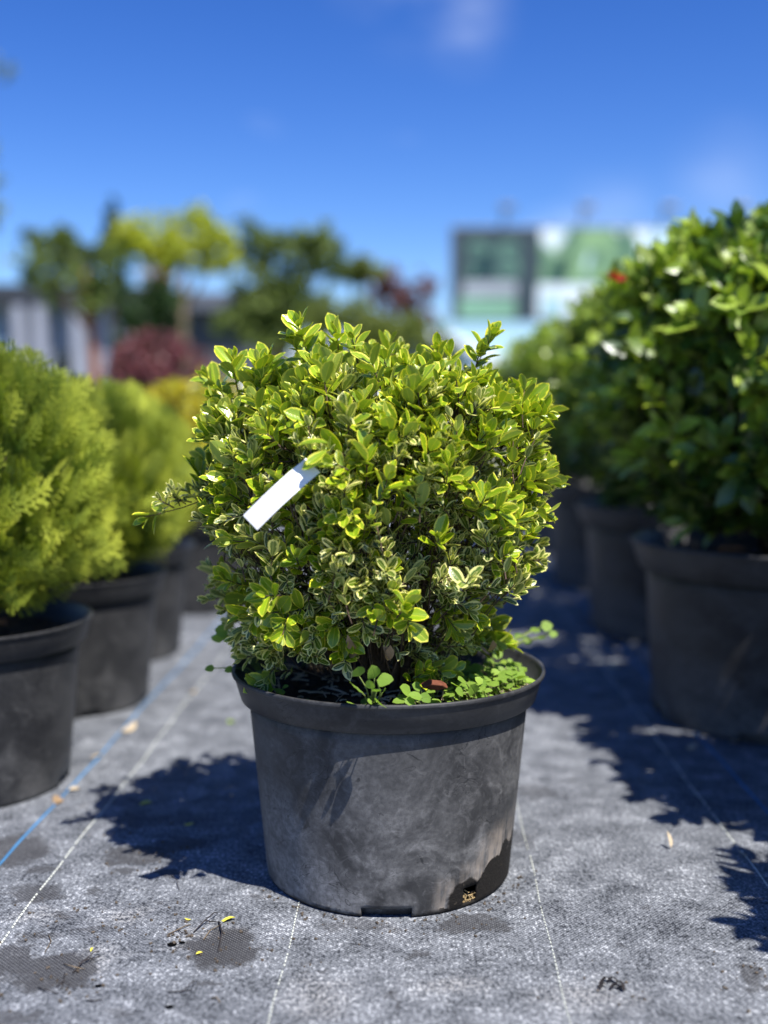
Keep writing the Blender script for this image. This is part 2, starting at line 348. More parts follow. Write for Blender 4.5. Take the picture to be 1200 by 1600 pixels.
M['straw'] = simple('dry straw', (0.50, 0.36, 0.17), 0.7, 0.3, 0.3, 60)
M['litter'] = simple('dry leaf', (0.33, 0.22, 0.12), 0.8, 0.2, 0.35, 60)
M['palelitter'] = simple('pale dry leaf', (0.52, 0.42, 0.28), 0.8, 0.2, 0.25, 60)
M['yellowlitter'] = simple('yellow fallen leaf', (0.68, 0.62, 0.08), 0.6, 0.3, 0.2, 60)
M['darktwig'] = simple('dark twig', (0.035, 0.03, 0.03), 0.8, 0.2, 0.4, 60)
M['tagwhite'] = simple('white tag plastic', (0.86, 0.87, 0.86), 0.35, 0.4, 0.015, 60)

# ------------------------------------------------------------------ foliage engine
def leaf_geo(L, W, rows, cols, fold, curl, age, tint, point=1.0, twist=0.0, wave=0.0, belly=0.85):
    vs = np.linspace(0, 1, rows + 1); us = np.linspace(-1, 1, cols + 1)
    P, A = [], []
    for v in vs:
        hw = W/2 * (np.sin(math.pi * min(1, max(0, v)) ** belly) ** (0.62 * point)) if 0 < v < 1 else W/2 * 0.05
        for u in us:
            x = u * hw; y = v * L
            z = abs(x) * fold - curl * L * v * v + wave * W * math.sin(v * 9 + u * 2) * abs(u)
            if twist:
                t = twist * v; x, z = x*math.cos(t) - z*math.sin(t), x*math.sin(t) + z*math.cos(t)
            P.append((x, y, z)); A.append((u, v, age))
    n = cols + 1; F = [(r*n+c, r*n+c+1, (r+1)*n+c+1, (r+1)*n+c) for r in range(rows) for c in range(cols)]
    P = np.array(P, np.float32); return P, np.array(F, np.int32), np.array(A, np.float32), np.tile(np.array([[tint, 0, 0]], np.float32), (len(P), 1))

class Foliage:
    def __init__(s, variants, mat):
        s.var = variants; s.mat = mat; s.k = []; s.P = []; s.Y = []; s.Z = []; s.sc = []; s._me = {}
    def add(s, k, p, y, z, sc):
        s.k.append(k); s.P.append(tuple(p)); s.Y.append(tuple(y)); s.Z.append(tuple(z)); s.sc.append(sc)
    def finish(s):
        s.k = np.array(s.k); s.P = np.array(s.P); Y = np.array(s.Y); Z = np.array(s.Z); s.sc = np.array(s.sc)
        Y /= np.linalg.norm(Y, axis=1, keepdims=True) + 1e-9
        Z = Z - Y * np.sum(Z*Y, 1, keepdims=True); Z /= np.linalg.norm(Z, axis=1, keepdims=True) + 1e-9
        X = np.cross(Y, Z); s.R = np.stack([X, Y, Z], axis=2)        # columns
    def verts(s, idx, k): return np.einsum('nij,vj->nvi', s.R[idx], s.var[k][0]) * s.sc[idx][:, None, None] + s.P[idx][:, None, :]
    def merged(s, name, mask, parent, origin=(0, 0, 0), stuff=True, label=None):
        Vs, Fs, As, Ts, off = [], [], [], [], 0
        for k in range(len(s.var)):
            idx = np.nonzero(mask & (s.k == k))[0]
            if not len(idx): continue
            v = s.verts(idx, k) - np.array(origin); nv = v.shape[1]
            Vs.append(v.reshape(-1, 3)); F = s.var[k][1]
            Fs.append((F[None] + (np.arange(len(idx)) * nv)[:, None, None]).reshape(-1, F.shape[1]) + off)
            As.append(np.tile(s.var[k][2], (len(idx), 1))); 
            t = np.tile(s.var[k][3], (len(idx), 1)); Ts.append(t); off += nv * len(idx)
        if not Vs: return None
        me = np_mesh(name, np.concatenate(Vs), np.concatenate(Fs), s.mat, {'leaf': np.concatenate(As), 'tint': np.concatenate(Ts)})
        o = link(name, me, parent)
        if stuff: o['kind'] = 'stuff'
        return o
    def mesh(s, k, name):
        if k not in s._me: s._me[k] = np_mesh(name, s.var[k][0], s.var[k][1], s.mat, {'leaf': s.var[k][2], 'tint': s.var[k][3]})
        return s._me[k]
    def rank(s, origin=(0, 0, 0), cell=3.0, bias=0.004):
        """picture cells in which each leaf is the nearest of this plant"""
        ids, pts = [], []
        for k in range(len(s.var)):
            idx = np.nonzero(s.k == k)[0]
            if not len(idx): continue
            v = s.verts(idx, k); F = s.var[k][1]; cen = v[:, F].mean(axis=2)
            v = np.concatenate([v, cen], 1); pts.append(v.reshape(-1, 3)); ids.append(np.repeat(idx, v.shape[1]))
        p = np.concatenate(pts); i = np.concatenate(ids)
        q = p - np.array([0, 0, CAM_H]); depth = q[:, 1]*_c - q[:, 2]*_s; up = q[:, 1]*_s + q[:, 2]*_c
        px = 600 + 1750*q[:, 0]/depth; py = 800 - 1750*up/depth
        ok = (px > 0) & (px < 1200) & (py > 0) & (py < 1600); px, py, depth, i = px[ok], py[ok], depth[ok], i[ok]
        cellid = (px//cell).astype(np.int64)*4000 + (py//cell).astype(np.int64)
        order = np.lexsort((depth, cellid)); cid = cellid[order]; first = np.r_[True, cid[1:] != cid[:-1]]
        return np.bincount(i[order][first], minlength=len(s.k))
    def objects(s, name, idx, parent, origin=(0, 0, 0)):
        for i in idx:
            o = bpy.data.objects.new(name, s.mesh(int(s.k[i]), name)); C.objects.link(o); o.parent = parent
            m = Matrix([list(r) for r in s.R[i]]).to_4x4() @ Matrix.Scale(float(s.sc[i]), 4)
            m.translation = Vector(s.P[i]) - Vector(origin); o.matrix_local = m
    def place(s, n_parts, part, rest, parent, origin, exclude=None):
        s.finish(); mask = np.ones(len(s.k), bool)
        if n_parts:
            r = s.rank(); top = np.argsort(-r)[:n_parts]; top = top[r[top] > 2]
            s.objects(part, top, parent, origin); mask[top] = False
        s.merged(rest, mask, parent, origin)

def unit(v): v = np.asarray(v, float); return v / (np.linalg.norm(v) + 1e-9)
def perp(a):
    r = unit(rng.normal(size=3)); return unit(r - a * r.dot(a))
def sprig(fol, base, axis, length, pairs, size, kset, spread=(1.15, 0.42), bend=0.15, up=0.35, jitter=0.18, tw=None, taper=True, whorl=2):
    """a shoot with opposite leaves; returns the stem's points"""
    a = unit(axis); base = np.asarray(base, float); per = perp(a); pts = [base.copy()]; p = base.copy(); ph = rng.uniform(0, math.pi)
    side = np.cross(a, per)
    bdir = perp(a) * bend
    for i in range(pairs):
        t = (i + 0.5) / pairs; a2 = unit(a + bdir * t * 1.5)
        p = p + a2 * length / pairs; pts.append(p.copy())
        for j in range(whorl):
            th = ph + 2*math.pi*j/whorl + (i % 2) * math.pi/whorl + rng.normal() * 0.15
            rad = unit(per * math.cos(th) + side * math.sin(th))
            phi = spread[0] + (spread[1] - spread[0]) * t + rng.normal() * jitter
            d = unit(a2 * math.cos(phi) + rad * math.sin(phi) + np.array([0, 0, 0.06]))
            nrm = a2 + np.array([0, 0, up]) + rng.normal(size=3) * jitter * 0.9
            sz = size * (1.0 - 0.5 * max(0, t - 0.6) / 0.4 if taper else 1.0) * (0.75 + 0.5*min(t, .5)) * rng.uniform(0.8, 1.15)
            fol.add(int(rng.choice(kset)), p, d, nrm, sz)
    if taper:
        for j in range(2):
            d = unit(a2 + perp(a2) * 0.35); fol.add(int(rng.choice(kset)), p, d, perp(a2), size * 0.5)
    if tw is not None: tw.append(pts)
    return pts

def twigs_mesh(lines, name, mat, parent, origin, r0=0.0011, r1=0.0006, n=4):
    V, F = [], []; off = 0; org = np.array(origin)
    for pts in lines:
        pts = np.asarray(pts); m = len(pts)
        d = unit(pts[-1] - pts[0]); a = perp(d); b = np.cross(d, a)
        for i in range(m):
            r = r0 + (r1 - r0) * i / max(1, m - 1)
            for k in range(n):
                t = 2*math.pi*k/n; V.append(pts[i] + (a*math.cos(t) + b*math.sin(t))*r - org)
        for i in range(m-1):
            for k in range(n): F.append((off+i*n+k, off+i*n+(k+1) % n, off+(i+1)*n+(k+1) % n, off+(i+1)*n+k))
        off += m*n
    o = link(name, np_mesh(name, V, F, mat), parent); o['kind'] = 'stuff'; return o

# ------------------------------------------------------------------ pots
def lathe(profile, n=96, hole=None, close=False):
    V = []; F = []; m = len(profile)
    for r, z in profile:
        for k in range(n):
            t = 2*math.pi*k/n; V.append((r*math.sin(t), -r*math.cos(t), z))      # t = 0 faces the camera
    rows = m if close else m - 1
    for i in range(rows):
        for k in range(n):
            if hole and hole((k + .5) / n * 360, (profile[i][1] + profile[(i+1) % m][1]) / 2): continue
            j = (i+1) % m; F.append((i*n+k, i*n+(k+1) % n, j*n+(k+1) % n, j*n+k))
    return V, F
_pot_cache = {}
def make_pot(root, R, rb, H, band, mats, key, detailed=False):
    if key not in _pot_cache:
        rt = R - 0.108 * R; rbt = R * 0.94; n = 180 if detailed else 80
        zt = H - band
        zs = [0, 0.004, 0.008, 0.012, 0.016, 0.020, 0.024, 0.03, 0.05, 0.08, 0.11, 0.14, zt*0.8, zt*0.92, zt + 0.004]
        zs = [z * (H / 0.24) if z < 0.15 else z for z in zs]
        prof = [(rb - 0.003 if z == 0 else rb + (rt - rb) * min(1, z / zt), z) for z in sorted(zs)]
        def hole(deg, z):
            d = (deg + 180) % 360 - 180
            if detailed and abs(d + 1) < 12 and z < 0.0125: return True
            if detailed and 34 < d < 43 and 0.0045 < z < 0.0235: return True
            q = (deg % 60)
            return (not detailed) and abs(q - 30) < 8 and z < 0.014
        V, F = lathe(prof, n, hole)
        body = bpy.data.meshes.new('pot'); body.from_pydata(V, [], F); body.polygons.foreach_set('use_smooth', [True]*len(F)); body.update(); body.materials.append(mats[0])
        t = R / 0.18
        rp = [(rt - 0.002, zt + 0.003), (rbt - 0.001, zt), (rbt + 0.0005, zt + 0.0012), (R * 0.985, H - 0.0060*t), (R * 0.9865, H - 0.0050*t), (R*0.998, H - 0.0046*t), (R, H - 0.0034*t), (R, H - 0.0014*t), (R*0.997, H - 0.0002*t), (R*0.985, H),
              (R*0.978, H - 0.0010*t), (R*0.974, H - 0.004*t), (rbt - 0.006, zt + 0.006), (rt - 0.003, zt + 0.004)]
        V, F = lathe(rp, n, None, True)
        rim = bpy.data.meshes.new('rim'); rim.from_pydata(V, [], F); rim.polygons.foreach_set('use_smooth', [True]*len(F)); rim.update(); rim.materials.append(mats[1])
        rs = R * 0.93; zsoil = H - 0.030 * t
        V = [(0, 0, zsoil)]; F = []; nr, na = (26, 110) if detailed else (10, 40)
        for i in range(1, nr+1):
            for k in range(na):
                a = 2*math.pi*k/na; r = rs*i/nr; x, y = r*math.sin(a), -r*math.cos(a)
                z = zsoil + 0.006*mnoise.noise(Vector((x*18, y*18, R*50))) + 0.004*mnoise.noise(Vector((x*90, y*90, 3))) + 0.006*(1 - (r/rs)**2)
                V.append((x, y, z))
        for k in range(na): F.append((0, 1+k, 1+(k+1) % na))
        for i in range(nr-1):
            for k in range(na): a = 1+i*na; F.append((a+k, a+na+k, a+na+(k+1) % na, a+(k+1) % na))
        so_ = bpy.data.meshes.new('soil'); so_.from_pydata(V, [], F); so_.polygons.foreach_set('use_smooth', [True]*len(F)); so_.update(); so_.materials.append(M['soil'])
        # floor of the pot
        V, F = lathe([(rb*0.985, 0.014), (rb*0.945, 0.0135), (rb*0.935, 0.0012), (0.0005, 0.0012)], 48); bt = bpy.data.meshes.new('pot_base'); bt.from_pydata(V, [], F); bt.update(); bt.materials.append(mats[0])
        _pot_cache[key] = (body, rim, so_, bt)
    body, rim, so_, bt = _pot_cache[key]
    b = link('pot', body, root)
    md = b.modifiers.new('wall', 'SOLIDIFY'); md.thickness = 0.0028; md.offset = -1 if False else 1; md.offset = -1
    link('rim', rim, b); link('pot_base', bt, b); so2 = link('soil', so_, root)
    return b

# ------------------------------------------------------------------ ground
def terrain():
    n = 60; V, F = [], []
    xs = np.concatenate([-np.geomspace(1500, 4, 24), np.linspace(-3, 3, 7), np.geomspace(4, 1500, 24)])
    ys = np.concatenate([-np.geomspace(300, 3, 10), np.linspace(-2, 8, 6), np.geomspace(10, 2500, 30)])
    for y in ys:
        for x in xs: V.append((x, y, -0.004 if abs(x) < 9 and -3 < y < 9 else -0.004 + 0.01*mnoise.noise(Vector((x*.3, y*.3, 0)))))
    w_ = len(xs); F = [(j*w_+i, j*w_+i+1, (j+1)*w_+i+1, (j+1)*w_+i) for j in range(len(ys)-1) for i in range(w_-1)]
    return np_mesh('ground', V, F)
m, nt_ = new_mat('gravelly earth'); g = G(nt_); o_ = g.n('TexCoord').outputs['Object']
nn = g.noise(o_, 0.6, 8, 0.65); n2 = g.noise(o_, 30, 4, 0.7)
g.out(g.bsdf(g.mix(g.rng(g.math('ADD', nn, g.math('MULTIPLY', n2, 0.25)), 0.45, 0.75), (0.24, 0.21, 0.17), (0.10, 0.13, 0.05)), 0.95, 0.2, g.bump(n2, 0.6, 0.03)))
tag(link('ground', terrain(), None, m), 'bare gravelly earth running back to the horizon behind the plants', kind='structure')

fab = MB(); fab.v = [(-2.6, -2, 0), (3.2, -2, 0), (3.2, 7.5, 0), (-2.6, 7.5, 0)]; fab.f = [[0, 1, 2, 3]]
fabric = fab.build('ground_fabric', M['fabric']); tag(fabric, 'grey woven weed fabric with stains lying under the pots', kind='structure')
VP = Vector((45/1750, 1, 0)).normalized()
def thread(px, py, col, width, dash, gap, y0, y1, name, label, solid=False, z=0.0012):
    p0 = gp(px, py); V, F = [], []; y = y0
    rr = random.Random(int(px*7))
    nrm = Vector((VP.y, -VP.x, 0))
    if solid: dash, gap = 0.06, 0.0
    while y < y1:
        L = dash * rr.uniform(0.8, 1.2); g_ = gap * rr.uniform(0.7, 1.4)
        if solid or rr.random() > 0.06:
            k = len(V)
            for yy in (y, y + L):
                t = (yy - p0.y) / VP.y; c = Vector((p0.x, p0.y, 0)) + VP * t + nrm * (0.0016 * math.sin(yy*9 + px) + 0.0008*math.sin(yy*31))
                hw = width/2 * (1 if solid else rr.uniform(0.8, 1.15))
                for sgn in (-1, 1): V.append(tuple(c + nrm*hw*sgn + Vector((0, 0, 0.0004))))
                V.append(tuple(c + Vector((0, 0, z))))
            F += [[k, k+2, k+5, k+3], [k+2, k+1, k+4, k+5]]
        y += L + g_
        if solid is False and L + g_ < 0.004: break
    me = bpy.data.meshes.new(name); me.from_pydata(V, [], F); me.update(); o = link(name, me, fabric, col)
    o['label'] = label; o['kind'] = 'stuff'
thread(443, 1510, M['thread'], 0.0016, 0.0046, 0.0022, 0.3, 7, 'stitched_thread', 'dashed white thread left of the front pot')
thread(850, 1430, M['thread'], 0.0016, 0.0050, 0.0022, 0.3, 7, 'stitched_thread', 'dashed white thread right of the front pot')
thread(100, 1345, M['thread'], 0.0022, 0.0050, 0.0016, 0.3, 7, 'stitched_thread', 'dashed white thread beside the left row of pots')
thread(1090, 1240, M['thread'], 0.0024, 0.0052, 0.0012, 0.3, 7, 'stitched_thread', 'dashed white thread crossing the shade at right')
thread(150, 1186, M['bluethread'], 0.0042, 0, 0, 0.3, 7, 'tracer_tape', 'blue tape woven in beside the left row of pots', True)
thread(1125, 1187, M['bluethread'], 0.0045, 0, 0, 0.3, 7, 'tracer_tape', 'blue tape woven in at the right row of pots', True)

# ------------------------------------------------------------------ the boxwood
POT = Vector((0.005, 1.275, 0))
box = empty('potted_shrub', POT)
tag(box, 'dense green-yellow variegated shrub in a scuffed black pot, alone in the middle', 'potted plant')
pot_main = make_pot(box, 0.18, 0.141, 0.24, 0.033, (M['pot_main'], M['pot_rim']), 'main', True)
# dark inside below the drain notch and straw in the square hole
st = MB()
for i in range(34):
    a = math.radians(38.5 + random.uniform(-4.2, 4.2)); r = 0.137; p = Vector((r*math.sin(a), -r*math.cos(a), random.uniform(0.004, 0.020)*random.uniform(.4, 1)))
    d = Vector((random.gauss(0, 1), random.gauss(0, .3), random.gauss(0, .8))).normalized() * random.uniform(0.002, 0.0055)
    st.tube([p - d, p + d], 0.00045, 4)
o = st.build('straw', M['straw'], pot_main); o['kind'] = 'stuff'

variants = []
for a_i, age in enumerate((0.0, 0.15, 0.75, 1.0)):
    for k in range(7):
        wd = (0.52, 0.50, 0.46, 0.46)[a_i] * random.uniform(0.88, 1.12)
        variants.append(leaf_geo(1.0, wd, 6, 4, random.uniform(0.18, 0.5), random.uniform(-0.12, 0.22), age, random.random(), random.uniform(0.75, 1.0), random.uniform(-0.3, 0.3), random.uniform(0, 0.03), random.uniform(1.05, 1.4)))
YOUNG, OLD = list(range(0, 14)), list(range(14, 28))
fol = Foliage(variants, M['boxleaf'])
twl = []; CX = -0.008
ZP = [(.20, .10), (.24, .110), (.28, .126), (.33, .150), (.38, .172), (.45, .178), (.50, .176), (.53, .166), (.55, .148), (.568, .105), (.582, .0)]
def Rz(z):
    for (z0, r0), (z1, r1) in zip(ZP, ZP[1:]):
        if z0 <= z <= z1: return r0 + (r1 - r0)*(z - z0)/(z1 - z0)
    return 0
def lump(x, y, z): return mnoise.noise(Vector((x*13, y*13, z*13 + 5))) + 0.5*mnoise.noise(Vector((x*30, y*30, z*30)))
def shell_point():
    if rng.random() < 0.24:
        z = 0.6; r = 0.150*math.sqrt(rng.random()); th = rng.uniform(0, 2*math.pi)
        zz = 0.568 - 0.04*(r/0.150)**3
        n = unit((math.sin(th)*r*2.2, -math.cos(th)*r*2.2, 0.75)); return np.array((r*math.sin(th), -r*math.cos(th), zz)), n
    th = rng.normal(0, 1.25) if rng.random() < 0.75 else rng.uniform(-math.pi, math.pi)
    z = rng.uniform(0.275 if abs(th) < 0.7 else 0.235, 0.56); r = Rz(z); dr = (Rz(min(z + .02, .607)) - Rz(max(z - .02, .2))) / .04
    n = unit((math.sin(th), -math.cos(th), -dr*0.8)); return np.array((r*math.sin(th), -r*math.cos(th), z)), n
ORG = np.array((CX, POT.y, 0.0))
def add_sprig(p, n, depth, young, size, L, pairs):
    ax = unit(n * rng.uniform(0.35, 1.0) + np.array((0, 0, rng.uniform(0.35, 1.1))) + rng.normal(size=3)*0.32)
    if p[2] < 0.34: ax = unit(n + np.array((0, 0, rng.uniform(-0.4, 0.5))) + rng.normal(size=3)*0.3)
    p = p - np.array((0.034*np.clip((0.35 - p[2])/0.08, 0, 1), 0, 0)); base = ORG + p - n*depth - ax*L*0.75
    ks = YOUNG if young else OLD
    sprig(fol, base, ax, L, pairs, size, ks, bend=0.3, up=0.4, tw=twl)
    ctr = ORG + np.array((p[0]*0.35, p[1]*0.35, max(0.22, p[2] - 0.13)))
    if rng.random() < 0.3: twl.append([ctr + (base - ctr)*0.25 + rng.normal(size=3)*0.006, ctr + (base-ctr)*0.65 + rng.normal(size=3)*0.006, base])
cnt = 0
while cnt < 900:                       # outer layer
    p, n = shell_point(); l = lump(*p)
    if l < -0.15 and rng.random() < 0.85: continue
    topf = np.clip((p[2] - 0.30)/0.25, 0, 1)
    yg = rng.random() < 0.27 + 0.6*topf**2.0
    add_sprig(p, n, -0.004 - 0.028*l + rng.uniform(-0.008, 0.022), yg, rng.uniform(0.023, 0.033) if yg else rng.uniform(0.016, 0.026), rng.uniform(0.028, 0.05) if yg else rng.uniform(0.03, 0.05), int(rng.integers(3, 5)) if yg else int(rng.integers(4, 7)))
    cnt += 1
for _ in range(900):                   # inner layers
    p, n = shell_point()
    if p[2] < 0.26: continue
    add_sprig(p, n, rng.uniform(0.015, 0.10), rng.random() < 0.12, rng.uniform(0.012, 0.02), rng.uniform(0.03, 0.05), int(rng.integers(4, 6)))
# shoots that break the outline, by where they stand in the photograph: (tip px, py, distance, base px, py, size, pairs, young)
SP = [(461, 480, 1.19, 482, 560, .029, 6, 1), (452, 515, 1.20, 478, 570, .022, 4, 1), (525, 500, 1.22, 530, 560, .024, 4, 1), (545, 505, 1.2, 560, 570, .023, 4, 1), (400, 545, 1.2, 412, 610, .027, 4, 1), (354, 542, 1.22, 372, 610, .028, 5, 1), (418, 540, 1.22, 415, 600, .025, 4, 1),
      (774, 504, 1.22, 745, 572, .024, 6, 1), (755, 530, 1.22, 740, 585, .02, 4, 1), (680, 528, 1.22, 690, 585, .025, 4, 1), (700, 540, 1.24, 705, 590, .024, 4, 1), (880, 640, 1.2, 800, 658, .026, 6, 1), (850, 615, 1.22, 805, 640, .025, 4, 1), (828, 590, 1.25, 800, 640, .022, 4, 1),
      (838, 600, 1.25, 800, 640, .02, 4, 1), (306, 576, 1.26, 360, 628, .026, 5, 1), (318, 615, 1.24, 370, 645, .026, 4, 1), (325, 655, 1.24, 370, 680, .024, 4, 1), (866, 800, 1.22, 810, 830, .021, 5, 1), (858, 850, 1.22, 800, 850, .018, 5, 0), (840, 880, 1.2, 780, 860, .019, 5, 0), (828, 915, 1.2, 770, 885, .016, 5, 0),
      (600, 540, 1.18, 610, 600, .025, 4, 1), (635, 548, 1.2, 640, 600, .024, 4, 1), (490, 545, 1.15, 500, 600, .026, 4, 1), (335, 905, 1.2, 385, 915, .022, 4, 1), (335, 960, 1.25, 380, 940, .014, 5, 0), (440, 1010, 1.10, 450, 960, .020, 4, 1), (395, 935, 1.08, 440, 930, .024, 4, 1),
      (640, 940, 1.07, 620, 965, .028, 3, 1), (650, 990, 1.08, 630, 960, .02, 3, 1), (800, 790, 1.10, 760, 800, .024, 4, 1), (770, 760, 1.10, 745, 800, .022, 4, 1), (530, 830, 1.09, 540, 870, .023, 4, 1), (505, 880, 1.09, 520, 915, .023, 4, 1), (560, 770, 1.10, 570, 815, .022, 4, 1), (505, 712, 1.045, 545, 735, .021, 3, 1), (690, 830, 1.09, 680, 860, .022, 3, 1), (455, 860, 1.1, 470, 890, .022, 4, 1), (600, 880, 1.09, 600, 910, .02, 3, 1), (735, 890, 1.07, 720, 930, .02, 4, 0)]  # shoot by the tag is added to shade its upper end
for px, py, Y, bx, by, sz, pr, yg in SP:
    T = np.array(at(px, py, Y)); B = np.array(at(bx, by, Y + 0.03)); L = np.linalg.norm(T - B)
    sz *= 1.22; sprig(fol, B, T - B, max(L - sz*0.6, 0.02), pr, sz, YOUNG if yg else OLD, bend=0.1, up=0.4, tw=twl)
T_ = at(478, 738, 1.058)  # leaves added towards the sun to cast shade on the tag's upper end
for q_, s_ in ((0.022, .026), (0.034, .030), (0.030, .024)):
    fol.add(int(rng.integers(14)), np.array(T_ + SUN*q_) + rng.normal(size=3)*.004 + np.array((.010, 0, 0)), (-1, rng.normal()*.2, -.2 + rng.normal()*.3), tuple(SUN), s_)
# the long arm sticking out at left
arm0, arm1 = np.array(at(345, 770, 1.25)), np.array(at(226, 808, 1.22))
for t in np.linspace(0, 0.62, 9):
    b = arm0 + (arm1 - arm0)*t; sprig(fol, b, unit(arm1 - arm0) + np.array((0, 0, 0.7)) + rng.normal(size=3)*.5, 0.022, 4, 0.0145, OLD, tw=twl)
sprig(fol, arm0 + (arm1-arm0)*0.62, arm1 - arm0, 0.030, 3, 0.025, YOUNG, spread=(0.9, 0.5), up=0.6)
twl.append([arm0 + (arm0-arm1)*0.6, arm0, (arm0+arm1)/2 + np.array((0, 0, -.003)), arm1])
fol.place(300, 'leaf', 'foliage', box, POT)
twigs_mesh(twl, 'twigs', M['bark'], box, POT, 0.0009, 0.0006)
for i in range(12):
    a = 2*math.pi*i/12 + random.uniform(-.2, .2); r0 = random.uniform(0.008, 0.035); r1 = random.uniform(0.07, 0.14)
    pts = [Vector((r0*math.cos(a), r0*math.sin(a), 0.205)), Vector((r0*1.6*math.cos(a+.2), r0*1.6*math.sin(a+.2), 0.27)), Vector((r1*.6*math.cos(a+.1), r1*.6*math.sin(a+.1), 0.37)), Vector((r1*math.cos(a), r1*math.sin(a), 0.50))]
    MB().tube(pts, [0.006, 0.005, 0.0035, 0.0018], 7).build('stem', M['bark'], box, True)

# dead and curled brown leaves hanging inside, part of the shrub
dl = Foliage([leaf_geo(1, .5, 4, 2, .7, .3, 1, .5)], M['litter'])
for px, py, Y in [(555, 1015, 1.13), (610, 1008, 1.12), (598, 1010, 1.12), (480, 765, 1.13), (490, 775, 1.13), (395, 760, 1.14), (637, 673, 1.14), (560, 1020, 1.13), (770, 1000, 1.2)]:
    dl.add(0, at(px, py, Y), rng.normal(size=3) + np.array((0, 0, -1)), rng.normal(size=3) + np.array((0, -1.5, 0)), 0.019)
dl.finish(); dl.objects('dead_leaf', range(len(dl.k)), box, POT)

# ------------------------------------------------------------------ white tag on the shrub
tg = empty('plant_tag', at(440, 770, 1.055)); tag(tg, 'blank white plastic strip tag hanging slanted on the front of the variegated shrub', 'tag')
A, B = at(489, 727, 1.062), at(391, 817, 1.040)
e = (B - A).normalized(); L = (B - A).length; view = Vector((0, -1, 0.25)).normalized(); wv = e.cross(view).normalized(); nv = wv.cross(e).normalized()
if nv.y > 0: nv = -nv
V, F = [], []; nL, hw = 14, 0.0096
for sgn in (0, 1):
    for i in range(nL + 1):
        t = i/nL; c = A + e*L*t - tg.location + nv*(0.0065*math.sin(math.pi*t) + sgn*0.0005)
        for q in (-1, 0, 1): V.append(tuple(c + wv*hw*q))
n3 = (nL+1)*3
for i in range(nL):
    for q in (0, 1):
        a = i*3+q; F.append([n3+a, n3+a+1, n3+a+4, n3+a+3]); F.append([a+3, a+4, a+1, a])
for i in range(nL): F.append([i*3, n3+i*3, n3+i*3+3, i*3+3]); F.append([i*3+5, n3+i*3+5, n3+i*3+2, i*3+2])
F += [[0, 1, n3+1, n3], [1, 2, n3+2, n3+1], [n3-3, n3+n3-3, n3+n3-2, n3-2], [n3-2, 2*n3-2, 2*n3-1, n3-1]]
me = bpy.data.meshes.new('strip'); me.from_pydata(V, [], F); me.polygons.foreach_set('use_smooth', [False]*len(F)); me.update(); link('strip', me, tg, M['tagwhite'])
MB().tube([A + e*0.003 - tg.location, A + Vector((0.004, 0.012, 0.001)) - tg.location, A + Vector((0.012, 0.045, -0.006)) - tg.location], 0.0009, 6).build('tie', M['tagwhite'], tg, True)
hp = A + e*0.0085 + nv*0.0009 - wv*0.0045*0 - tg.location
MB().tube([hp, hp + nv*0.0006], 0.0013, 8).build('eyelet', M['darktwig'], tg, True)

# ------------------------------------------------------------------ weeds in the pot
wvar = [leaf_geo(1.0, random.uniform(0.8, 0.98), 5, 4, random.uniform(0, .22), random.uniform(0, 0.2), random.choice((0, .2, .5)), random.random(), 0.72, random.uniform(-.2, .2), .02, random.uniform(.6, .8)) for _ in range(10)]
wfol_mat = M['weed']
def weed(label, base, tips, group='weeds growing in the front pot'):
    """tips: (px,py,Y,size) for leaf centres"""
    base = Vector(base); r = empty('weed', base); tag(r, label, 'weed', group)
    f = Foliage(wvar, wfol_mat); 
    for px, py, Y, s_ in tips:
        tip = at(px, py, Y); d = (tip - base); mid = base + d*0.5 + Vector((0, 0, 0.008)); ld = Vector((d.x + random.gauss(0, .01), d.y*.3 + random.gauss(0, .006) - 0.004, d.z*0.3 + random.gauss(0, .006))).normalized()
        st_ = tip - ld*s_*0.5
        MB().tube([Vector((0, 0, 0)), mid - base, st_ - base], [0.0011, 0.0009, 0.0006], 5).build('stem', M['greentwig'], r, True)
        f.add(int(rng.integers(len(wvar))), st_, ld, Vector((random.gauss(0, .3), -0.75 + random.gauss(0, .25), 0.85)), s_*.86)
    f.finish(); f.objects('leaf', range(len(f.k)), r, base); return r
weed('bright round-leaved seedling leaning over the front rim of the pot, left of its middle', (-0.010, 1.135, 0.214), [(560, 1048, 1.10, .017), (584, 1050, 1.09, .020), (556, 1074, 1.085, .021), (578, 1068, 1.08, .013), (604, 1062, 1.09, .020), (588, 1078, 1.08, .012), (594, 1099, 1.075, .020), (600, 1080, 1.10, .011), (577, 1096, 1.078, .008)])
weed('low bright weed against the inside of the front rim just right of the rim seedling', (0.045, 1.145, 0.213), [(632, 1078, 1.11, .019), (648, 1086, 1.10, .017), (622, 1094, 1.105, .016), (664, 1090, 1.105, .017), (650, 1072, 1.12, .013), (640, 1096, 1.10, .014)])
weed('pair of small round-leaved weeds right of the shaded bark chip in the pot', (0.098, 1.18, 0.213), [(718, 1080, 1.13, .015), (738, 1076, 1.13, .018), (722, 1062, 1.15, .015), (710, 1070, 1.14, .014), (748, 1062, 1.16, .012)])
weed('soft blurred weed trailing out over the right edge of the pot', (0.135, 1.40, 0.215), [(768, 972, 1.44, .014), (792, 1000, 1.42, .017), (812, 994, 1.42, .016), (838, 984, 1.42, .017), (856, 978, 1.42, .018), (866, 990, 1.42, .014), (826, 1000, 1.42, .015), (800, 1008, 1.42, .015), (776, 1010, 1.42, .014), (848, 996, 1.42, .013)])
weed('dark trailing weed hanging over the left edge of the pot', (-0.140, 1.30, 0.215), [(345, 985, 1.30, .020), (338, 996, 1.30, .018), (354, 975, 1.32, .019), (364, 966, 1.32, .017), (326, 1044, 1.27, .013), (357, 1046, 1.26, .013), (352, 996, 1.31, .016)])
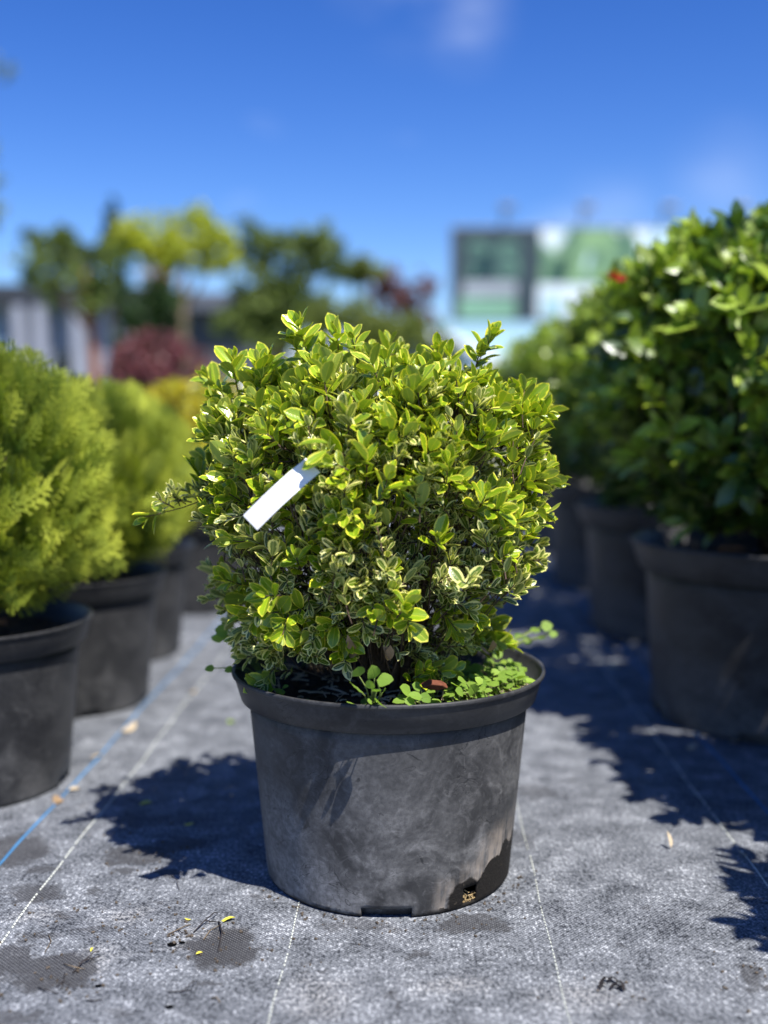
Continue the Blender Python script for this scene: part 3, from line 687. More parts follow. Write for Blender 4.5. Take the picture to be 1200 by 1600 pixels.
# mat of tiny weeds on the right of the soil: nobody could count it
wf = Foliage(wvar, wfol_mat); wl = []
for i in range(270):
    a = rng.normal(1.25, 0.42); r = rng.uniform(0.085, 0.158); x, y = r*math.sin(a), -r*math.cos(a)
    if rng.random() < 0.15: a = rng.uniform(-math.pi, math.pi); r = .15; x, y = r*math.sin(a), -r*math.cos(a)
    p = np.array((POT.x + x, POT.y + y, 0.212)); h = rng.uniform(0.006, 0.026); t = p + np.array((rng.normal()*.006, rng.normal()*.006, h))
    wf.add(int(rng.integers(10)), t, (rng.normal(), rng.normal(), 0.25), (rng.normal()*.35, -0.5 + rng.normal()*.3, 1), rng.uniform(0.005, 0.016)); wl.append([p, t])
wf.finish(); o = wf.merged('weed_mat', np.ones(len(wf.k), bool), None); tag(o, 'mat of small bright weeds covering the right side of the soil in the front pot', kind='stuff')
twigs_mesh(wl, 'stems', M['greentwig'], o, (0, 0, 0), 0.0006, 0.0005, 3)
# litter on the soil
lt = MB(); rr = random.Random(5)
for i in range(420):
    a = rr.uniform(0, 6.28) if i % 2 else rr.gauss(1.2, .6); r = 0.16*math.sqrt(rr.random()); p = Vector((r*math.sin(a), -r*math.cos(a), 0.216 + rr.uniform(0, .004)))
    d = Vector((rr.gauss(0, 1), rr.gauss(0, 1), rr.gauss(0, .25))).normalized()*rr.uniform(0.003, 0.014); lt.tube([p-d, p+d*0.2+Vector((0, 0, .001)), p+d], rr.uniform(0.0004, 0.0013), 4)
o = lt.build('bark_litter', M['palelitter'], box); o['kind'] = 'stuff'
ch = MB().prism([(-.014, 0), (-.006, .006), (.008, .005), (.015, .001), (.004, -.003)], -0.004, 0.004).build('bark_chip', simple('rusty bark chip', (0.16, 0.055, 0.03), .8, .2, .3, 80), None, bevel=0.001)
ch.location = at(678, 1072, 1.16); ch.rotation_euler = (0.5, 0.1, 0.3); tag(ch, 'rusty brown bark chip lying on the soil behind the front rim', 'bark chip')

# ------------------------------------------------------------------ debris on the fabric
lf = [np_mesh('fallen_leaf', *leaf_geo(1, wd, 4, 2, f_, cu, 0, .5)[:2]) for wd, f_, cu in ((.42, .5, .25), (.5, -.3, -.2), (.3, .8, .1))]
FL = [(368, 1437, .019, 'yellowlitter', 'bright yellow fallen leaf above the round dark stain left of the front pot'), (299, 1439, .008, 'yellowlitter', 'tiny yellow leaf fragment beside the twigs left of the front pot'),
      (238, 1257, .020, 'yellowlitter', 'small orange-yellow leaf on a dark stain left of the pot shadow'), (286, 1290, .014, 'yellowlitter', 'little yellow leaf at the edge of the pot shadow'),
      (90, 1259, .034, 'litter', 'curled brown leaf on the blue tape in front of the left pots'), (108, 1238, .028, 'palelitter', 'pale brown leaf just behind the curled one by the blue tape'),
      (190, 1147, .045, 'palelitter', 'pale straw leaf on the blue tape beside the second left pot'), (160, 1182, .024, 'palelitter', 'pale crumpled leaf on the blue tape by the left pot'),
      (357, 1127, .022, 'weed', 'fresh green leaf on the fabric behind the white thread'), (1048, 1328, .020, 'palelitter', 'curled tan leaf standing up right of the front pot'),
      (1030, 1114, .060, 'palelitter', 'big pale leaf in the shade by the near right pot'), (1072, 1172, .020, 'palelitter', 'pale leaf scrap on the right white thread in shade'),
      (1140, 1164, .024, 'palelitter', 'small pale leaf in the shade under the near right pot'), (774, 1381, .011, 'yellowlitter', 'yellow leaf scrap at the muddy foot of the front pot'),
      (970, 1040, .05, 'palelitter', 'pale leaf between the two right-hand tubs'), (945, 1005, .06, 'litter', 'brown-green leaf at the foot of the second right tub'), (145, 1483, .006, 'yellowlitter', 'yellow speck between the two stained patches'),
      (306, 1494, .009, 'yellowlitter', 'yellow crumb among twigs on the round dark stain'), (305, 1086, .04, 'palelitter', 'blurred pale leaf beside the third left pot'), (1170, 1340, .016, 'palelitter', 'thin tan scrap beside the right white thread')]
for px, py, sz, mt, lab in FL:
    p = gp(px, py); me = random.choice(lf).copy(); me.materials.clear(); me.materials.append(M[mt])
    o = link('fallen_leaf', me); o.location = (p.x, p.y, 0.0015 + sz*0.06); o.scale = (sz,)*3; o.rotation_euler = (random.uniform(-.2, .2), random.uniform(-.3, .3), random.uniform(0, 6.28))
    if 'standing' in lab: o.rotation_euler = (1.1, .2, .5)
    if 'fresh green' in lab:
        n_ = len(me.vertices); a_ = me.attributes.new('leaf', 'FLOAT_VECTOR', 'POINT'); a_.data.foreach_set('vector', [0.3, .5, 0]*n_)
    tag(o, lab, 'fallen leaf', 'fallen leaves on the fabric')
TW = [((262, 1462), (290, 1450), (298, 1446), .0011), ((276, 1452), (284, 1462), (300, 1460), .0009), ((303, 1458), (320, 1445), (345, 1443), .0014), ((318, 1470), (328, 1458), (346, 1446), .0011), ((342, 1442), (347, 1462), (341, 1488), .0017), ((114, 1522), (130, 1508), (156, 1496), .0014), ((100, 1508), (118, 1518), (132, 1516), .001), ((88, 1545), (98, 1540), (118, 1548), .0011), ((60, 1545), (75, 1552), (92, 1555), .001), ((76, 1462), (80, 1475), (70, 1490), .0009), ((262, 1552), (285, 1553), (300, 1548), .0009), ((135, 1565), (150, 1568), (160, 1564), .0011), ((330, 1562), (338, 1562), (344, 1568), .001), ((268, 1370), (276, 1380), (280, 1392), .0008), ((96, 1548), (100, 1534), (101, 1522), .0012)]
TWL = ['bent twig left of the round stain, behind the pin holes', 'short twig crossing the one behind the pin holes', 'arched dark twig over the back of the round dark stain', 'twig slanting across the left side of the round dark stain', 'pale thick twig standing up in the middle of the round dark stain',
       'forked twig reaching right from the lower left stain', 'twig lying in the middle of the lower left stain', 'curved twig below the lower left stain', 'small twig at the left foot of the lower left stain', 'upright thin twig between the two left threads',
       'thin twig above the lowest pin hole', 'short straight twig at the bottom, below the curved one', 'tiny twig at the bottom right of the left thread area', 'hair-thin twig on the small stain nearest the pot shadow', 'upright twig at the left side of the lower left stain']
for i, (a, b, c, r) in enumerate(TW):
    P = [gp(*a), gp(*b), gp(*c)]; r *= .6; P[0].z = .0012; P[1].z = 0.002 + random.uniform(0, .003); P[2].z = 0.0012; org = P[0].copy()
    t = MB().tube([q - org for q in P], [r, r*.9, r*.6], 5)
    if i in (2, 5, 10): t.tube([P[1] - org, P[1] - org + Vector((0.008, 0.012, .003)), P[1]-org + Vector((.010, .022, -.002))], r*.7, 5)
    o = t.build('twig', M['darktwig'] if i % 3 else M['twig'], None, True); o.location = org
    tag(o, TWL[i], 'twig', 'dry twigs on the fabric')
# frayed tear in the fabric, lower right, and pin holes
tr = empty('frayed_tear', gp(952, 1545)); tag(tr, 'small frayed dark tear in the fabric at lower right', 'tear')
for k, (dx, dy, rz, L) in enumerate([(-.006, .006, .4, .013), (.004, .004, -.5, .011), (.0, -.004, .1, .012), (.006, -.002, -.9, .008), (-.008, -.004, .8, .010), (.0, .009, -.1, .010)]):
    V = [(0, 0, .001), (L*.5, .002, .005), (L, 0, .0015), (L, .004, .0012), (L*.5, .006, .004), (0, .004, .001)]
    me = bpy.data.meshes.new('flap'); me.from_pydata(V, [], [(0, 1, 4, 5), (1, 2, 3, 4)]); me.update(); f_ = link('flap', me, tr, M['darktwig']); f_.location = (dx, dy, .001); f_.rotation_euler = (0, 0, rz)
    sd = f_.modifiers.new('t', 'SOLIDIFY'); sd.thickness = .0006
m_hole = simple('black hole', (0.004, 0.004, 0.004), 1.0, 0.0, 0, 5)
for px, py, sx in [(269, 1477, .0055), (285, 1474, .0035), (264, 1575, .004), (154, 1542, .0035)]:
    V = [(sx*math.cos(t)*random.uniform(.7, 1.2), sx*.8*math.sin(t)*random.uniform(.7, 1.2), 0) for t in np.linspace(0, 2*math.pi, 10)[:-1]]
    me = bpy.data.meshes.new('pin_hole'); me.from_pydata(V, [], [list(range(9))]); me.update(); o = link('pin_hole', me, fabric, m_hole); q = gp(px, py); o.location = (q.x, q.y, .0012)
# loose crumbs near the pot foot
cr = MB()
for i in range(300):
    if i < 70: a = rr.uniform(-1.2, 1.5); r = 0.146 + abs(rr.gauss(0, .012)); p = Vector((POT.x + r*math.sin(a), POT.y - r*math.cos(a), 0))
    else:
        px_, py_ = rr.choice([(320, 1480), (100, 1530), (60, 1440), (215, 1335), (940, 1550), (280, 1450), (320, 1480), (100, 1530), (230, 1330), (1180, 1530), (750, 1450), (500, 1480), (180, 1440)]); p = gp(px_ + rr.gauss(0, 45), py_ + rr.gauss(0, 22)); p.z = 0
    s_ = rr.uniform(.0005, .0017); q = Vector((rr.gauss(0, 1), rr.gauss(0, 1), rr.gauss(0, .5))).normalized()*s_
    cr.tube([p + Vector((0, 0, s_*.6)) - q, p + Vector((0, 0, s_*.8)) + q], [s_, s_*.6], 5)
tag(cr.build('soil_crumbs', simple('soil crumb', (0.10, 0.08, 0.06), .9, .2, .6, 900)), 'loose soil crumbs scattered on the fabric round the front pot', kind='stuff')

# ------------------------------------------------------------------ left row: golden thujas
def spray_geo(age_in, tint, seed):
    r_ = random.Random(seed); P, F, A, T = [], [], [], []
    def blade(b, d, L, w_, v0, v1):
        nx = np.array((-d[1], d[0], 0.0)); n0 = len(P)
        for t, ww in ((0, .55), (.45, 1), (1, .25)):
            c = b + d*L*t; c = c + np.array((0, 0, -0.10*(c[1]**2) + 0.03*math.sin(c[0]*9)))
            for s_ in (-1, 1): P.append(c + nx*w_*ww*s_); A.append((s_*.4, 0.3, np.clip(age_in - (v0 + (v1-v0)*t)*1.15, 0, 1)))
        F.extend([(n0, n0+1, n0+3, n0+2), (n0+2, n0+3, n0+5, n0+4)])
    blade(np.zeros(3), np.array((0, 1.0, 0)), 1.0, 0.030, 0, 1)
    n_ = 13
    for i in range(n_):
        t = (i + .7)/(n_ + .4); s_ = 1 if i % 2 else -1; L = (0.46*math.sin(math.pi*min(1, t*.75 + .22)) + .06)*r_.uniform(.85, 1.15); a = 0.72 + r_.uniform(-.1, .1)
        d = np.array((s_*math.sin(a), math.cos(a), 0)); b = np.array((0, t, 0)); blade(b, d, L, 0.019, t*.8, min(1, t*.8 + L))
        for j in range(3):
            tt = (j + .8)/3.6; s2 = 1 if j % 2 else -1; a2 = a*s_ + s2*.65; d2 = np.array((math.sin(a2), math.cos(a2), 0)); blade(b + d*L*tt, d2, L*.42*(1.15-tt), .016, t*.8 + L*tt, min(1, t*.8+L*tt+.3))
    P = np.array(P, np.float32); return P, np.array(F, np.int32), np.array(A, np.float32), np.tile(np.array([[tint, 0, 0]], np.float32), (len(P), 1))
tvar = [spray_geo(a_, random.random(), i) for i, a_ in enumerate((.8, .95, 1.1, 1.2, .9, 1.05, 1.5, 1.7))]
def thuja(label, x, y, R, zb, zt, nparts, seed, n=900, pot=('small', .18, .141, .24), group='golden thujas in the left row'):
    global rng; rng = np.random.default_rng(seed)
    r = empty('potted_conifer', (x, y, 0)); tag(r, label, 'potted plant', group)
    make_pot(r, pot[1], pot[2], pot[3], .036, (M['pot_clean'], M['pot_clean']), pot[0])
    f = Foliage(tvar, M['thuja']); zc = zb + (zt - zb)*0.42
    for i in range(n):
        th = rng.uniform(-math.pi, math.pi) if rng.random() < .35 else rng.normal(0.4, 1.3); u_ = rng.uniform(-1, 1)
        z = zc + (zt - zc)*u_ if u_ > 0 else zc + (zc - zb)*u_; rad = R*math.sqrt(max(0.02, 1 - abs(u_)**2.3))
        lay = 1 - abs(rng.normal())*0.15 if rng.random() < .75 else rng.uniform(.35, .8); rad *= lay*(1 + .20*mnoise.noise(Vector((th*3, z*12, seed))))
        n_ = np.array((math.sin(th), -math.cos(th), 0)); p = np.array((x, y, z)) + n_*rad*0.82
        d = unit(n_*rng.uniform(.5, 1) + np.array((0, 0, rng.uniform(.15, .9) + max(0, u_)*.9)) + rng.normal(size=3)*.25)
        sd = np.array((math.cos(th + rng.normal()*.7), math.sin(th + rng.normal()*.7), 0)) + n_*.3 + np.array((0, 0, rng.normal()*.5))
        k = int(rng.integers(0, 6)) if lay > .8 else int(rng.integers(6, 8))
        f.add(k, p, d, sd, rng.uniform(.045, .082))
    f.place(nparts, 'spray', 'foliage', r, (x, y, 0))
    for k in range(5):
        a = k*1.26; MB().tube([(0.01*math.cos(a), .01*math.sin(a), pot[3]-.03), (.05*math.cos(a), .05*math.sin(a), zc), (.07*math.cos(a), .07*math.sin(a), zt-.1)], [.007, .005, .002], 6).build('stem', M['bark'], r, True)
thuja('golden-green thuja in a black pot, nearest of the left row', -0.600, 1.575, .215, .255, .575, 220, 11, 1450)
thuja('golden-green thuja in a black pot, second of the left row', -0.580, 2.03, .225, .25, .535, 160, 12, 1300)
thuja('golden-green thuja in a black pot, third of the left row', -0.595, 2.44, .180, .25, .505, 90, 13, 950)
thuja('green thuja at the far end of the left row, mostly hidden behind the yellow shrub', -0.64, 3.75, .23, .25, .545, 40, 14, 800)

# ------------------------------------------------------------------ right row: large glossy shrubs
lvar = []
for age in (0.05, 0.4, 0.9, 1.0):
    for k in range(5): lvar.append(leaf_geo(1.0, random.uniform(.44, .56), 4, 2, random.uniform(.1, .4), random.uniform(-.05, .25), age, random.random(), random.uniform(.85, 1.05), random.uniform(-.25, .25), 0, .85))
def laurel(label, x, y, R, zb, zt, nparts, seed, n=520, mat='laurel', size=(.044, .066), pot=('tub', .27, .225, .31), group='glossy shrubs in the right row', potm='pot_grey', name='potted_shrub', var=None, red=None):
    global rng; rng = np.random.default_rng(seed)
    r = empty(name, (x, y, 0)); tag(r, label, 'potted plant', group)
    make_pot(r, pot[1], pot[2], pot[3], .052 if pot[1] > .2 else .036, (M[potm], M[potm]), pot[0]+potm)
    f = Foliage(var or lvar, M[mat]); tw = []; zc = zb + (zt - zb)*.52
    for i in range(n):
        th = rng.uniform(-math.pi, math.pi) if rng.random() < .45 else rng.normal(-0.5, 1.1); u_ = rng.uniform(-1, 1)
        z = zc + ((zt - zc) if u_ > 0 else (zc - zb))*u_; rad = R*max(0, 1 - abs(u_)**2.6)**.5 if u_ > 0 else R*(1 - .42*abs(u_)**2)
        lay = 1 - abs(rng.normal())*.12 if rng.random() < .7 else rng.uniform(.4, .85); rad *= lay*(1 + .13*mnoise.noise(Vector((th*1.7, z*6, seed))))
        n_ = np.array((math.sin(th), -math.cos(th), 0)); p = np.array((x, y, z)) + n_*rad*.88
        ax = unit(n_*rng.uniform(.4, 1) + np.array((0, 0, rng.uniform(.2, 1.1))) + rng.normal(size=3)*.3)
        yg = rng.random() < (.75 if lay > .82 and z > zc - .14 else .16)
        L = rng.uniform(.05, .09); sprig(f, p - ax*L*.4, ax, L, 4 if yg else 5, rng.uniform(*size), list(range(0, 10)) if yg else list(range(8, 20)), bend=.25, up=.35, tw=tw)
    f.place(nparts, 'leaf', 'foliage', r, (x, y, 0)); twigs_mesh(tw, 'twigs', M['twig'], r, (x, y, 0), .0022, .0012, 3)
    for k in range(7):
        a = k*.9; MB().tube([(0.03*math.cos(a), .03*math.sin(a), pot[3]-.035), (.08*math.cos(a), .08*math.sin(a), zb+.08), (.6*R*math.cos(a), .6*R*math.sin(a), zt-.15)], [.011, .008, .003], 6).build('stem', M['bark'], r, True)
    return r, f
nr_, _ = laurel('large glossy green shrub in a wide black tub, nearest of the right row', .705, 1.94, .36, .33, .815, 300, 21, 680)
rf = Foliage([leaf_geo(1.0, .45, 4, 2, .3, .1, 0, .5)], M['redleaf']); b_ = at(962, 437, 1.86)
for k in range(6): rf.add(0, b_, rng.normal(size=3)*.6 + np.array((0, 0, .8)), rng.normal(size=3) + np.array((0, -1, .5)), .019)
rf.finish(); rf.objects('leaf', range(6), nr_, (.705, 1.94, 0))
for c_ in nr_.children:
    if c_.type == 'MESH' and c_.data.materials and c_.data.materials[0] == M['redleaf']: c_['label'] = 'red young leaf at the shoot tip'
laurel('large glossy green shrub in a wide black tub, second of the right row', .735, 2.70, .36, .33, .835, 150, 22, 520)
laurel('large glossy green shrub in a wide black tub, third of the right row', .755, 3.45, .40, .33, .80, 70, 23, 460)
laurel('pale green shrub in a black tub at the far end of the right row', .80, 4.3, .46, .33, .78, 40, 24, 420)
laurel('glossy green shrub just outside the picture at right, beside the nearest tub', 0.95, 1.37, .42, .30, .92, 0, 25, 620)
laurel('glossy green shrub outside the picture at right, closest to the camera', 1.0, .80, .38, .30, .90, 0, 26, 520)

# yellow shrub closing the left row, purple shrub beyond
laurel('bright yellow shrub in a black pot behind the third thuja of the left row', -.50, 3.02, .215, .26, .59, 60, 31, 360, mat='yellow', size=(.022, .034), pot=('small2', .18, .141, .24), potm='pot_clean', group='single coloured shrubs behind the left row')
laurel('rounded dark purple-red shrub behind the yellow one', -1.05, 5.3, .27, .30, .86, 60, 32, 620, mat='purple', size=(.026, .042), pot=('small2', .2, .16, .26), potm='pot_clean', group='single coloured shrubs behind the left row')
rng = np.random.default_rng(99)

# ------------------------------------------------------------------ background trees
qvar = [leaf_geo(1, .7, 2, 2, random.uniform(0, .5), random.uniform(-.2, .3), a, random.random(), .8) for a in (0, .3, .6, 1) for _ in range(2)]
def tree(name, label, px, Y, blobs, mat, n, size, trunk, bark='bark', cat='tree', dens=1.0, trunk_px=None):
    """blobs: (px, py, rpx, rpy)"""
    tx = at(trunk_px or px, 600, Y).x; r = empty(name, (tx, Y, 0)); tag(r, label, cat)
    f = Foliage(qvar, M[mat]); sc = Y/1750; br = []; cen = []
    tot = sum(b[2]*b[3] for b in blobs)
    for bx, by, rx, ry in blobs:
        c = np.array(at(bx, by, Y)); cen.append(c); m_ = int(n*rx*ry/tot); ncl = max(6, m_//26)
        cl = []
        for _ in range(ncl):
            d = unit(rng.normal(size=3)); q = rng.uniform(.3, 1.3); cl.append(c + d*q*np.array((rx*sc, min(rx, 60)*sc, ry*sc)))
        for i in range(m_):
            k = cl[int(rng.integers(ncl))]; p = k + rng.normal(size=3)*np.array((1, 1, .8))*min(rx, ry)*sc*.17
            f.add(int(rng.integers(len(qvar))), p, rng.normal(size=3), rng.normal(size=3) + np.array((0, -.3, .8)), size*rng.uniform(.6, 1.3))
        br.append(c); 
    f.finish(); f.merged('crown', np.ones(len(f.k), bool), r, (tx, Y, 0))
    org = Vector((tx, Y, 0)); top = Vector(max(cen, key=lambda c: c[2])) - org; low = min(c[2] for c in cen)
    fork = Vector((0, 0, low*.72))
    MB().tube([(0, 0, 0), (0.02, 0, fork.z*.5), tuple(fork), tuple(fork.lerp(top, .5) + Vector((.03, 0, 0))), tuple(top)], [trunk, trunk*.85, trunk*.7, trunk*.4, trunk*.15], 10).build('trunk', M[bark], r, True)
    for c in cen:
        e_ = Vector(c) - org
        if (e_ - top).length < .02: continue
        MB().tube([tuple(fork), tuple(fork.lerp(e_, .5) + Vector((0, 0, -.05))), tuple(e_)], [trunk*.4, trunk*.28, trunk*.1], 7).build('branch', M[bark], r, True)
    return r
tree('tree', 'thin green tree with a reddish trunk in front of the pavilion', 140, 10, [(75, 420, 45, 45), (90, 375, 25, 20), (105, 385, 20, 25), (150, 440, 38, 38), (130, 395, 25, 20), (165, 395, 16, 20)], 'tree_green', 1700, .075, .065, 'bark_red', trunk_px=146)
tree('tree', 'lime-yellow flat-topped tree left of the middle', 278, 11, [(225, 375, 45, 30), (285, 360, 45, 26), (335, 392, 34, 28), (250, 395, 40, 22), (290, 392, 46, 22)], 'tree_lime', 3300, .075, .075, 'bark_pale', trunk_px=285)
tree('conifer_tree', 'dark broad conifer under the lime-yellow tree', 235, 9, [(235, 480, 38, 42), (232, 535, 40, 50), (215, 590, 40, 40)], 'tree_dark', 6500, .05, .06)
tree('conifer_tree', 'slender dark conifer top rising above the lime-yellow tree', 178, 16, [(176, 328, 6, 18), (178, 365, 12, 36), (180, 420, 20, 50)], 'tree_dark', 2200, .08, .06)
tree('tree', 'mid-green tree with separate clouds of foliage in the middle', 440, 12, [(405, 390, 30, 40), (480, 385, 48, 28), (505, 400, 30, 30), (395, 480, 42, 38), (440, 450, 40, 35), (470, 480, 48, 36), (425, 515, 50, 34), (375, 500, 30, 25)], 'tree_green', 7000, .08, .08, 'bark_pale')
tree('tree', 'small olive-green tree between the green tree and the red maple', 568, 13, [(570, 420, 34, 18), (545, 430, 18, 14)], 'tree_olive', 1000, .075, .05, 'bark_pale')
tree('tree', 'sparse dark red maple left of the billboard', 620, 13, [(590, 445, 24, 26), (645, 455, 34, 28), (655, 495, 26, 26), (585, 490, 18, 18), (625, 470, 22, 22)], 'tree_red', 1100, .075, .05)
tree('shrub', 'tall olive shrub below the red maple', 635, 10, [(640, 525, 50, 32), (600, 520, 40, 30), (560, 510, 36, 30), (690, 560, 22, 26), (500, 500, 25, 30)], 'tree_olive', 4200, .06, .04, cat='shrub')
tree('tree', 'tall sparse tree mostly beyond the left edge', -55, 14, [(-40, 100, 48, 32), (-45, 200, 45, 40), (-38, 280, 48, 36), (-60, 340, 60, 40), (-110, 200, 60, 130)], 'tree_olive', 2600, .10, .12, 'bark_pale')
# far green belt on the horizon
hb = Foliage(qvar, M['tree_green'])
for i in range(9000):
    x = rng.uniform(-45, 60); hb.add(int(rng.integers(8)), (x, 75 + rng.uniform(-3, 3), rng.uniform(0, 2.6 + 1.4*mnoise.noise(Vector((x*.15, 0, 0))))), rng.normal(size=3), rng.normal(size=3), 0.7)
hb.finish(); tag(hb.merged('distant_hedgerow', np.ones(len(hb.k), bool), None), 'far low belt of trees along the horizon', kind='stuff')

# ------------------------------------------------------------------ pavilion at left
bl = empty('pavilion', (at(100, 600, 18).x, 18, 0)); tag(bl, 'low grey-blue garden centre pavilion with a dark flat roof at left', 'building')
bx = bl.location.x
def X(px, Y=18): return at(px, 600, Y).x - bx
def Z(py, Y=18): return at(600, py, Y).z
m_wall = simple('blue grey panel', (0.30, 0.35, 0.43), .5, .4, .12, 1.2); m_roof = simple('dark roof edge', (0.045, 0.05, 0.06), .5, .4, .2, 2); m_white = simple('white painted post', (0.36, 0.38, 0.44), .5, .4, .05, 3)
m_fr = simple('grey window frame', (0.17, 0.20, 0.25), .5, .4, .05, 3)
m_dark = simple('dark door glass', (0.02, 0.024, 0.03), .15, .6, .1, 2)
m_glass = simple('sky blue window glass', (0.16, 0.24, 0.36), .12, .8, .1, 1)
MB().box((X(-420), 0, Z(443)-.32), (X(195), 6, Z(443))).build('roof', m_roof, bl, bevel=.02)
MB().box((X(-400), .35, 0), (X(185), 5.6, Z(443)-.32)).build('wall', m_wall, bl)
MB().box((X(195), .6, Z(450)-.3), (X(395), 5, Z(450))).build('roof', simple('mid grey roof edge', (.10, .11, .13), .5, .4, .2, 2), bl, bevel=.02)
MB().box((X(200), .9, 0), (X(385), 4.6, Z(450)-.3)).build('wall', simple('dark grey cladding', (.11, .125, .14), .6, .3, .2, 1.5), bl)  # second wing, plain dark grey cladding
for a, b in ((-330, -270), (-240, -180), (-150, -90), (-60, 10)):
    fr = MB().box((X(a), .30, .5), (X(b), .36, 1.95)).build('window', m_fr, bl); MB().box((X(a)+.05, .27, .55), (X(b)-.05, .31, 1.90)).build('pane', m_glass, fr)
dr = MB().box((X(76), .29, 0), (X(112), .36, 1.45)).build('door', m_dark, bl); MB().box((X(78), .25, .7), (X(80), .29, .95)).build('handle', m_white, dr)
for a in (-300, -120, 30, 62, 122): MB().box((X(a)-.09, .02, 0), (X(a)+.09, .20, Z(443)-.32)).build('post', m_white, bl, bevel=.01)
for a in range(0, 12): MB().box((X(212+a*14), .86, .1), (X(212+a*14)+.03, .90, Z(450)-.35)).build('cladding_rib', m_roof, bl)
sg = empty('roof_sign', (at(235, 600, 18).x, 18.8, Z(450))); tag(sg, 'small white sign with a red disc standing on the pavilion roof', 'sign')
MB().box((-.32, 0, .05), (.28, .06, .42)).build('panel', m_white, sg); MB().tube([(0.05, -.02, .20), (0.05, .0, .20)], .16, 20).build('disc', simple('red paint', (.55, .04, .06), .5, .4, .1, 3), sg)
for a in (-.2, .2): MB().box((a-.015, .02, -.02), (a+.015, .04, .05)).build('leg', m_roof, sg)

# ------------------------------------------------------------------ billboard
YB = 35
bb = empty('billboard', (at(960, 600, YB).x, YB, 0)); tag(bb, 'long billboard with a dark left panel and green landscape print behind the right shrubs', 'billboard')
ox = bb.location.x
BX = lambda px: at(px, 600, YB).x - ox
BZ = lambda py: at(600, py, YB).z
m_frame = simple('grey steel', (.16, .18, .21), .4, .5, .1, 2, metal=.3)
MB().box((BX(703), .02, BZ(502)), (BX(1215), .25, BZ(353))).build('board', m_frame, bb, bevel=.02)
def flat(name, col, a, b, c, d, lay, parent=bb, rough=.5): 
    return MB().box((BX(a), .02 - .012*lay - .012, BZ(d)), (BX(b), .02 - .012*lay, BZ(c))).build(name, simple(name + ' print', col, rough, .3, .12, .8), parent)
flat('dark_panel', (.045, .068, .080), 709, 842, 358, 498, 1)
def printed():
    m, nt = new_mat('landscape print'); g = G(nt); o = g.n('TexCoord').outputs['Object']; sp = g.n('SeparateXYZ'); g.set(sp.inputs[0], o); x, y, z = sp.outputs
    z0, z1 = BZ(498), BZ(358); zt = g.rng(z, z0, z1, 0, 1, False); n = g.noise(g.mapv(o, (1.0, 0, .55)), .85, 4, .55, .5)
    hill = g.rng(g.math('ADD', zt, g.math('MULTIPLY', g.math('SUBTRACT', n, .5), 2.8)), .92, 1.06)
    skyc = g.mix(g.rng(g.noise(o, .6, 3), .4, .6), (.55, .78, .86), (.80, .88, .92)); grn = g.mix(g.rng(g.noise(o, 1.3, 4), .35, .65), (.09, .19, .13), (.28, .46, .22))
    c = g.mix(hill, grn, skyc)
    g.out(g.bsdf(c, .5, .3)); return m
MB().box((BX(842), -.004, BZ(498)), (BX(1208), .008, BZ(358))).build('landscape_print', printed(), bb)
flat('white_caption', (.72, .80, .84), 838, 932, 444, 497, 2); flat('teal_caption', (.40, .62, .66), 846, 876, 464, 495, 3)
flat('grey_strip', (.38, .42, .46), 722, 806, 440, 462, 2); flat('green_strip', (.22, .42, .29), 717, 804, 466, 498, 2)
cu = bpy.data.curves.new('digits', 'FONT'); cu.body = '25'; cu.size = BZ(375) - BZ(436) ; cu.size *= 1.35; cu.extrude = .006; cu.align_x = 'CENTER'; cu.space_character = 1.15
to = bpy.data.objects.new('digits_source', cu); C.objects.link(to)
dg = bpy.context.evaluated_depsgraph_get(); me = bpy.data.meshes.new_from_object(to.evaluated_get(dg)); bpy.data.objects.remove(to)
fm = flat('green_field', (.075, .14, .125), 728, 812, 378, 434, 2)
o = link('digits', me, bb, simple('green digits', (.13, .26, .19), .5, .3, .1, 1)); o.location = (BX(770), -.03, BZ(434)); o.rotation_euler = (math.pi/2, 0, 0)
for px in (860, 1010, 1160): MB().box((BX(px)-.13, .28, 0), (BX(px)+.13, .52, BZ(353))).build('post', m_frame, bb)
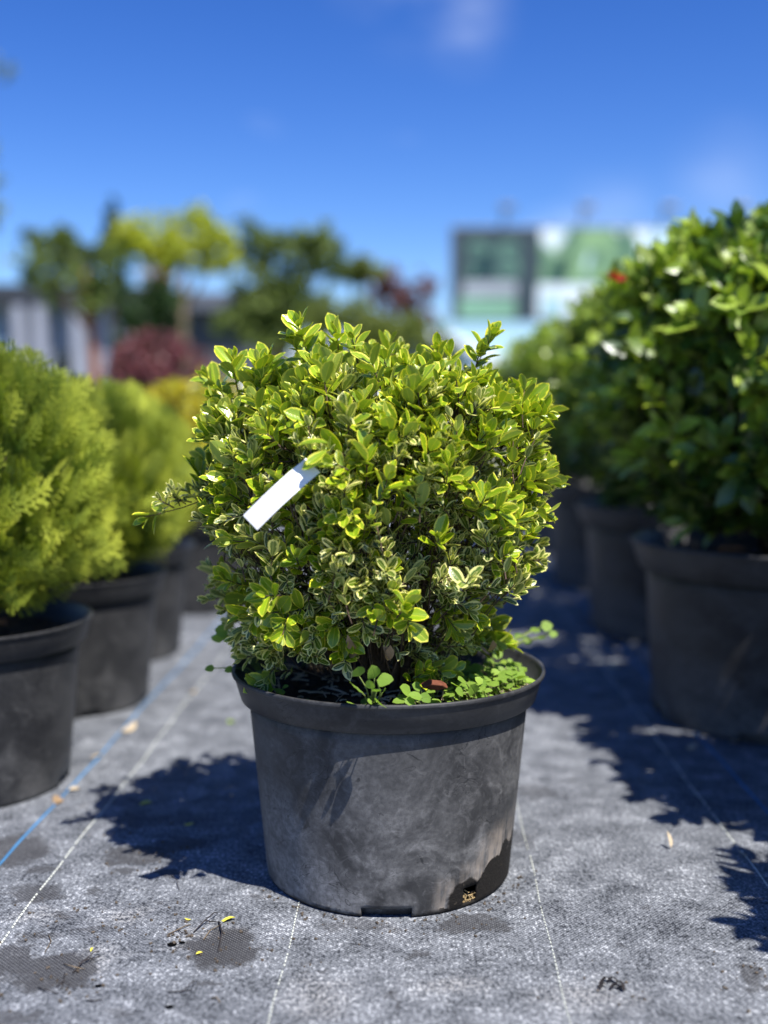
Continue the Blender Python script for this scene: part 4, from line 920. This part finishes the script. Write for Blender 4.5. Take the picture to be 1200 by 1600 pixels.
for px in (785, 905, 1030, 1140):
    a = MB().tube([(BX(px), .1, BZ(353)), (BX(px), -.15, BZ(353)+.32), (BX(px), -.7, BZ(353)+.42)], .035, 6).build('lamp_arm', m_frame, bb); MB().box((BX(px)-.22, -.95, BZ(353)+.32), (BX(px)+.22, -.65, BZ(353)+.50)).build('floodlight', m_frame, a, bevel=.03)

# ------------------------------------------------------------------ parked car behind the shrub
cr_ = empty('parked_car', (at(590, 600, 14).x, 14.6, 0)); tag(cr_, 'white parked car half hidden behind the variegated shrub', 'car')
m_car = simple('white car paint', (.74, .77, .80), .25, .6, .03, 1); m_cg = simple('car glass', (.10, .17, .26), .08, .9, .05, 1); m_ty = simple('tyre rubber', (.02, .02, .02), .8, .3, .2, 20); m_rm = simple('alloy', (.45, .46, .48), .3, .6, .05, 10, metal=.8)  # car glass has the blue of reflected sky put into its colour
prof = [(-2.05, .30), (-2.1, .62), (-1.95, .86), (-1.35, .98), (-.70, 1.42), (.0, 1.50), (.95, 1.46), (1.65, 1.05), (2.0, .98), (2.08, .60), (2.03, .30)]
MB().prism(prof, -.85, .85).build('body', m_car, cr_, bevel=.07)
MB().prism([(-1.22, 1.0), (-.66, 1.36), (-.05, 1.42), (-.05, 1.0)], -.862, -.855).build('window', m_cg, cr_); MB().prism([(.02, 1.0), (.02, 1.42), (.90, 1.38), (1.40, 1.03)], -.862, -.855).build('window', m_cg, cr_)
for x_ in (-1.32, 1.30):
    for y_ in (-.80, .80):
        w_ = MB().tube([(x_, y_-.10, .32), (x_, y_+.10, .32)], .32, 24).build('wheel', m_ty, cr_, bevel=.02); MB().tube([(x_, y_-.115, .32), (x_, y_+.115, .32)], .20, 16).build('rim', m_rm, w_)
MB().box((-2.12, -.70, .66), (-2.0, -.38, .80)).build('headlight', m_cg, cr_, bevel=.02); MB().box((-1.0, -.98, .98), (-.85, -.86, 1.10)).build('side_mirror', m_car, cr_, bevel=.02)
MB().box((-.55, -.875, .86), (-.38, -.852, .89)).build('door_handle', m_car, cr_); MB().box((.55, -.875, .86), (.72, -.852, .89)).build('door_handle', m_car, cr_)
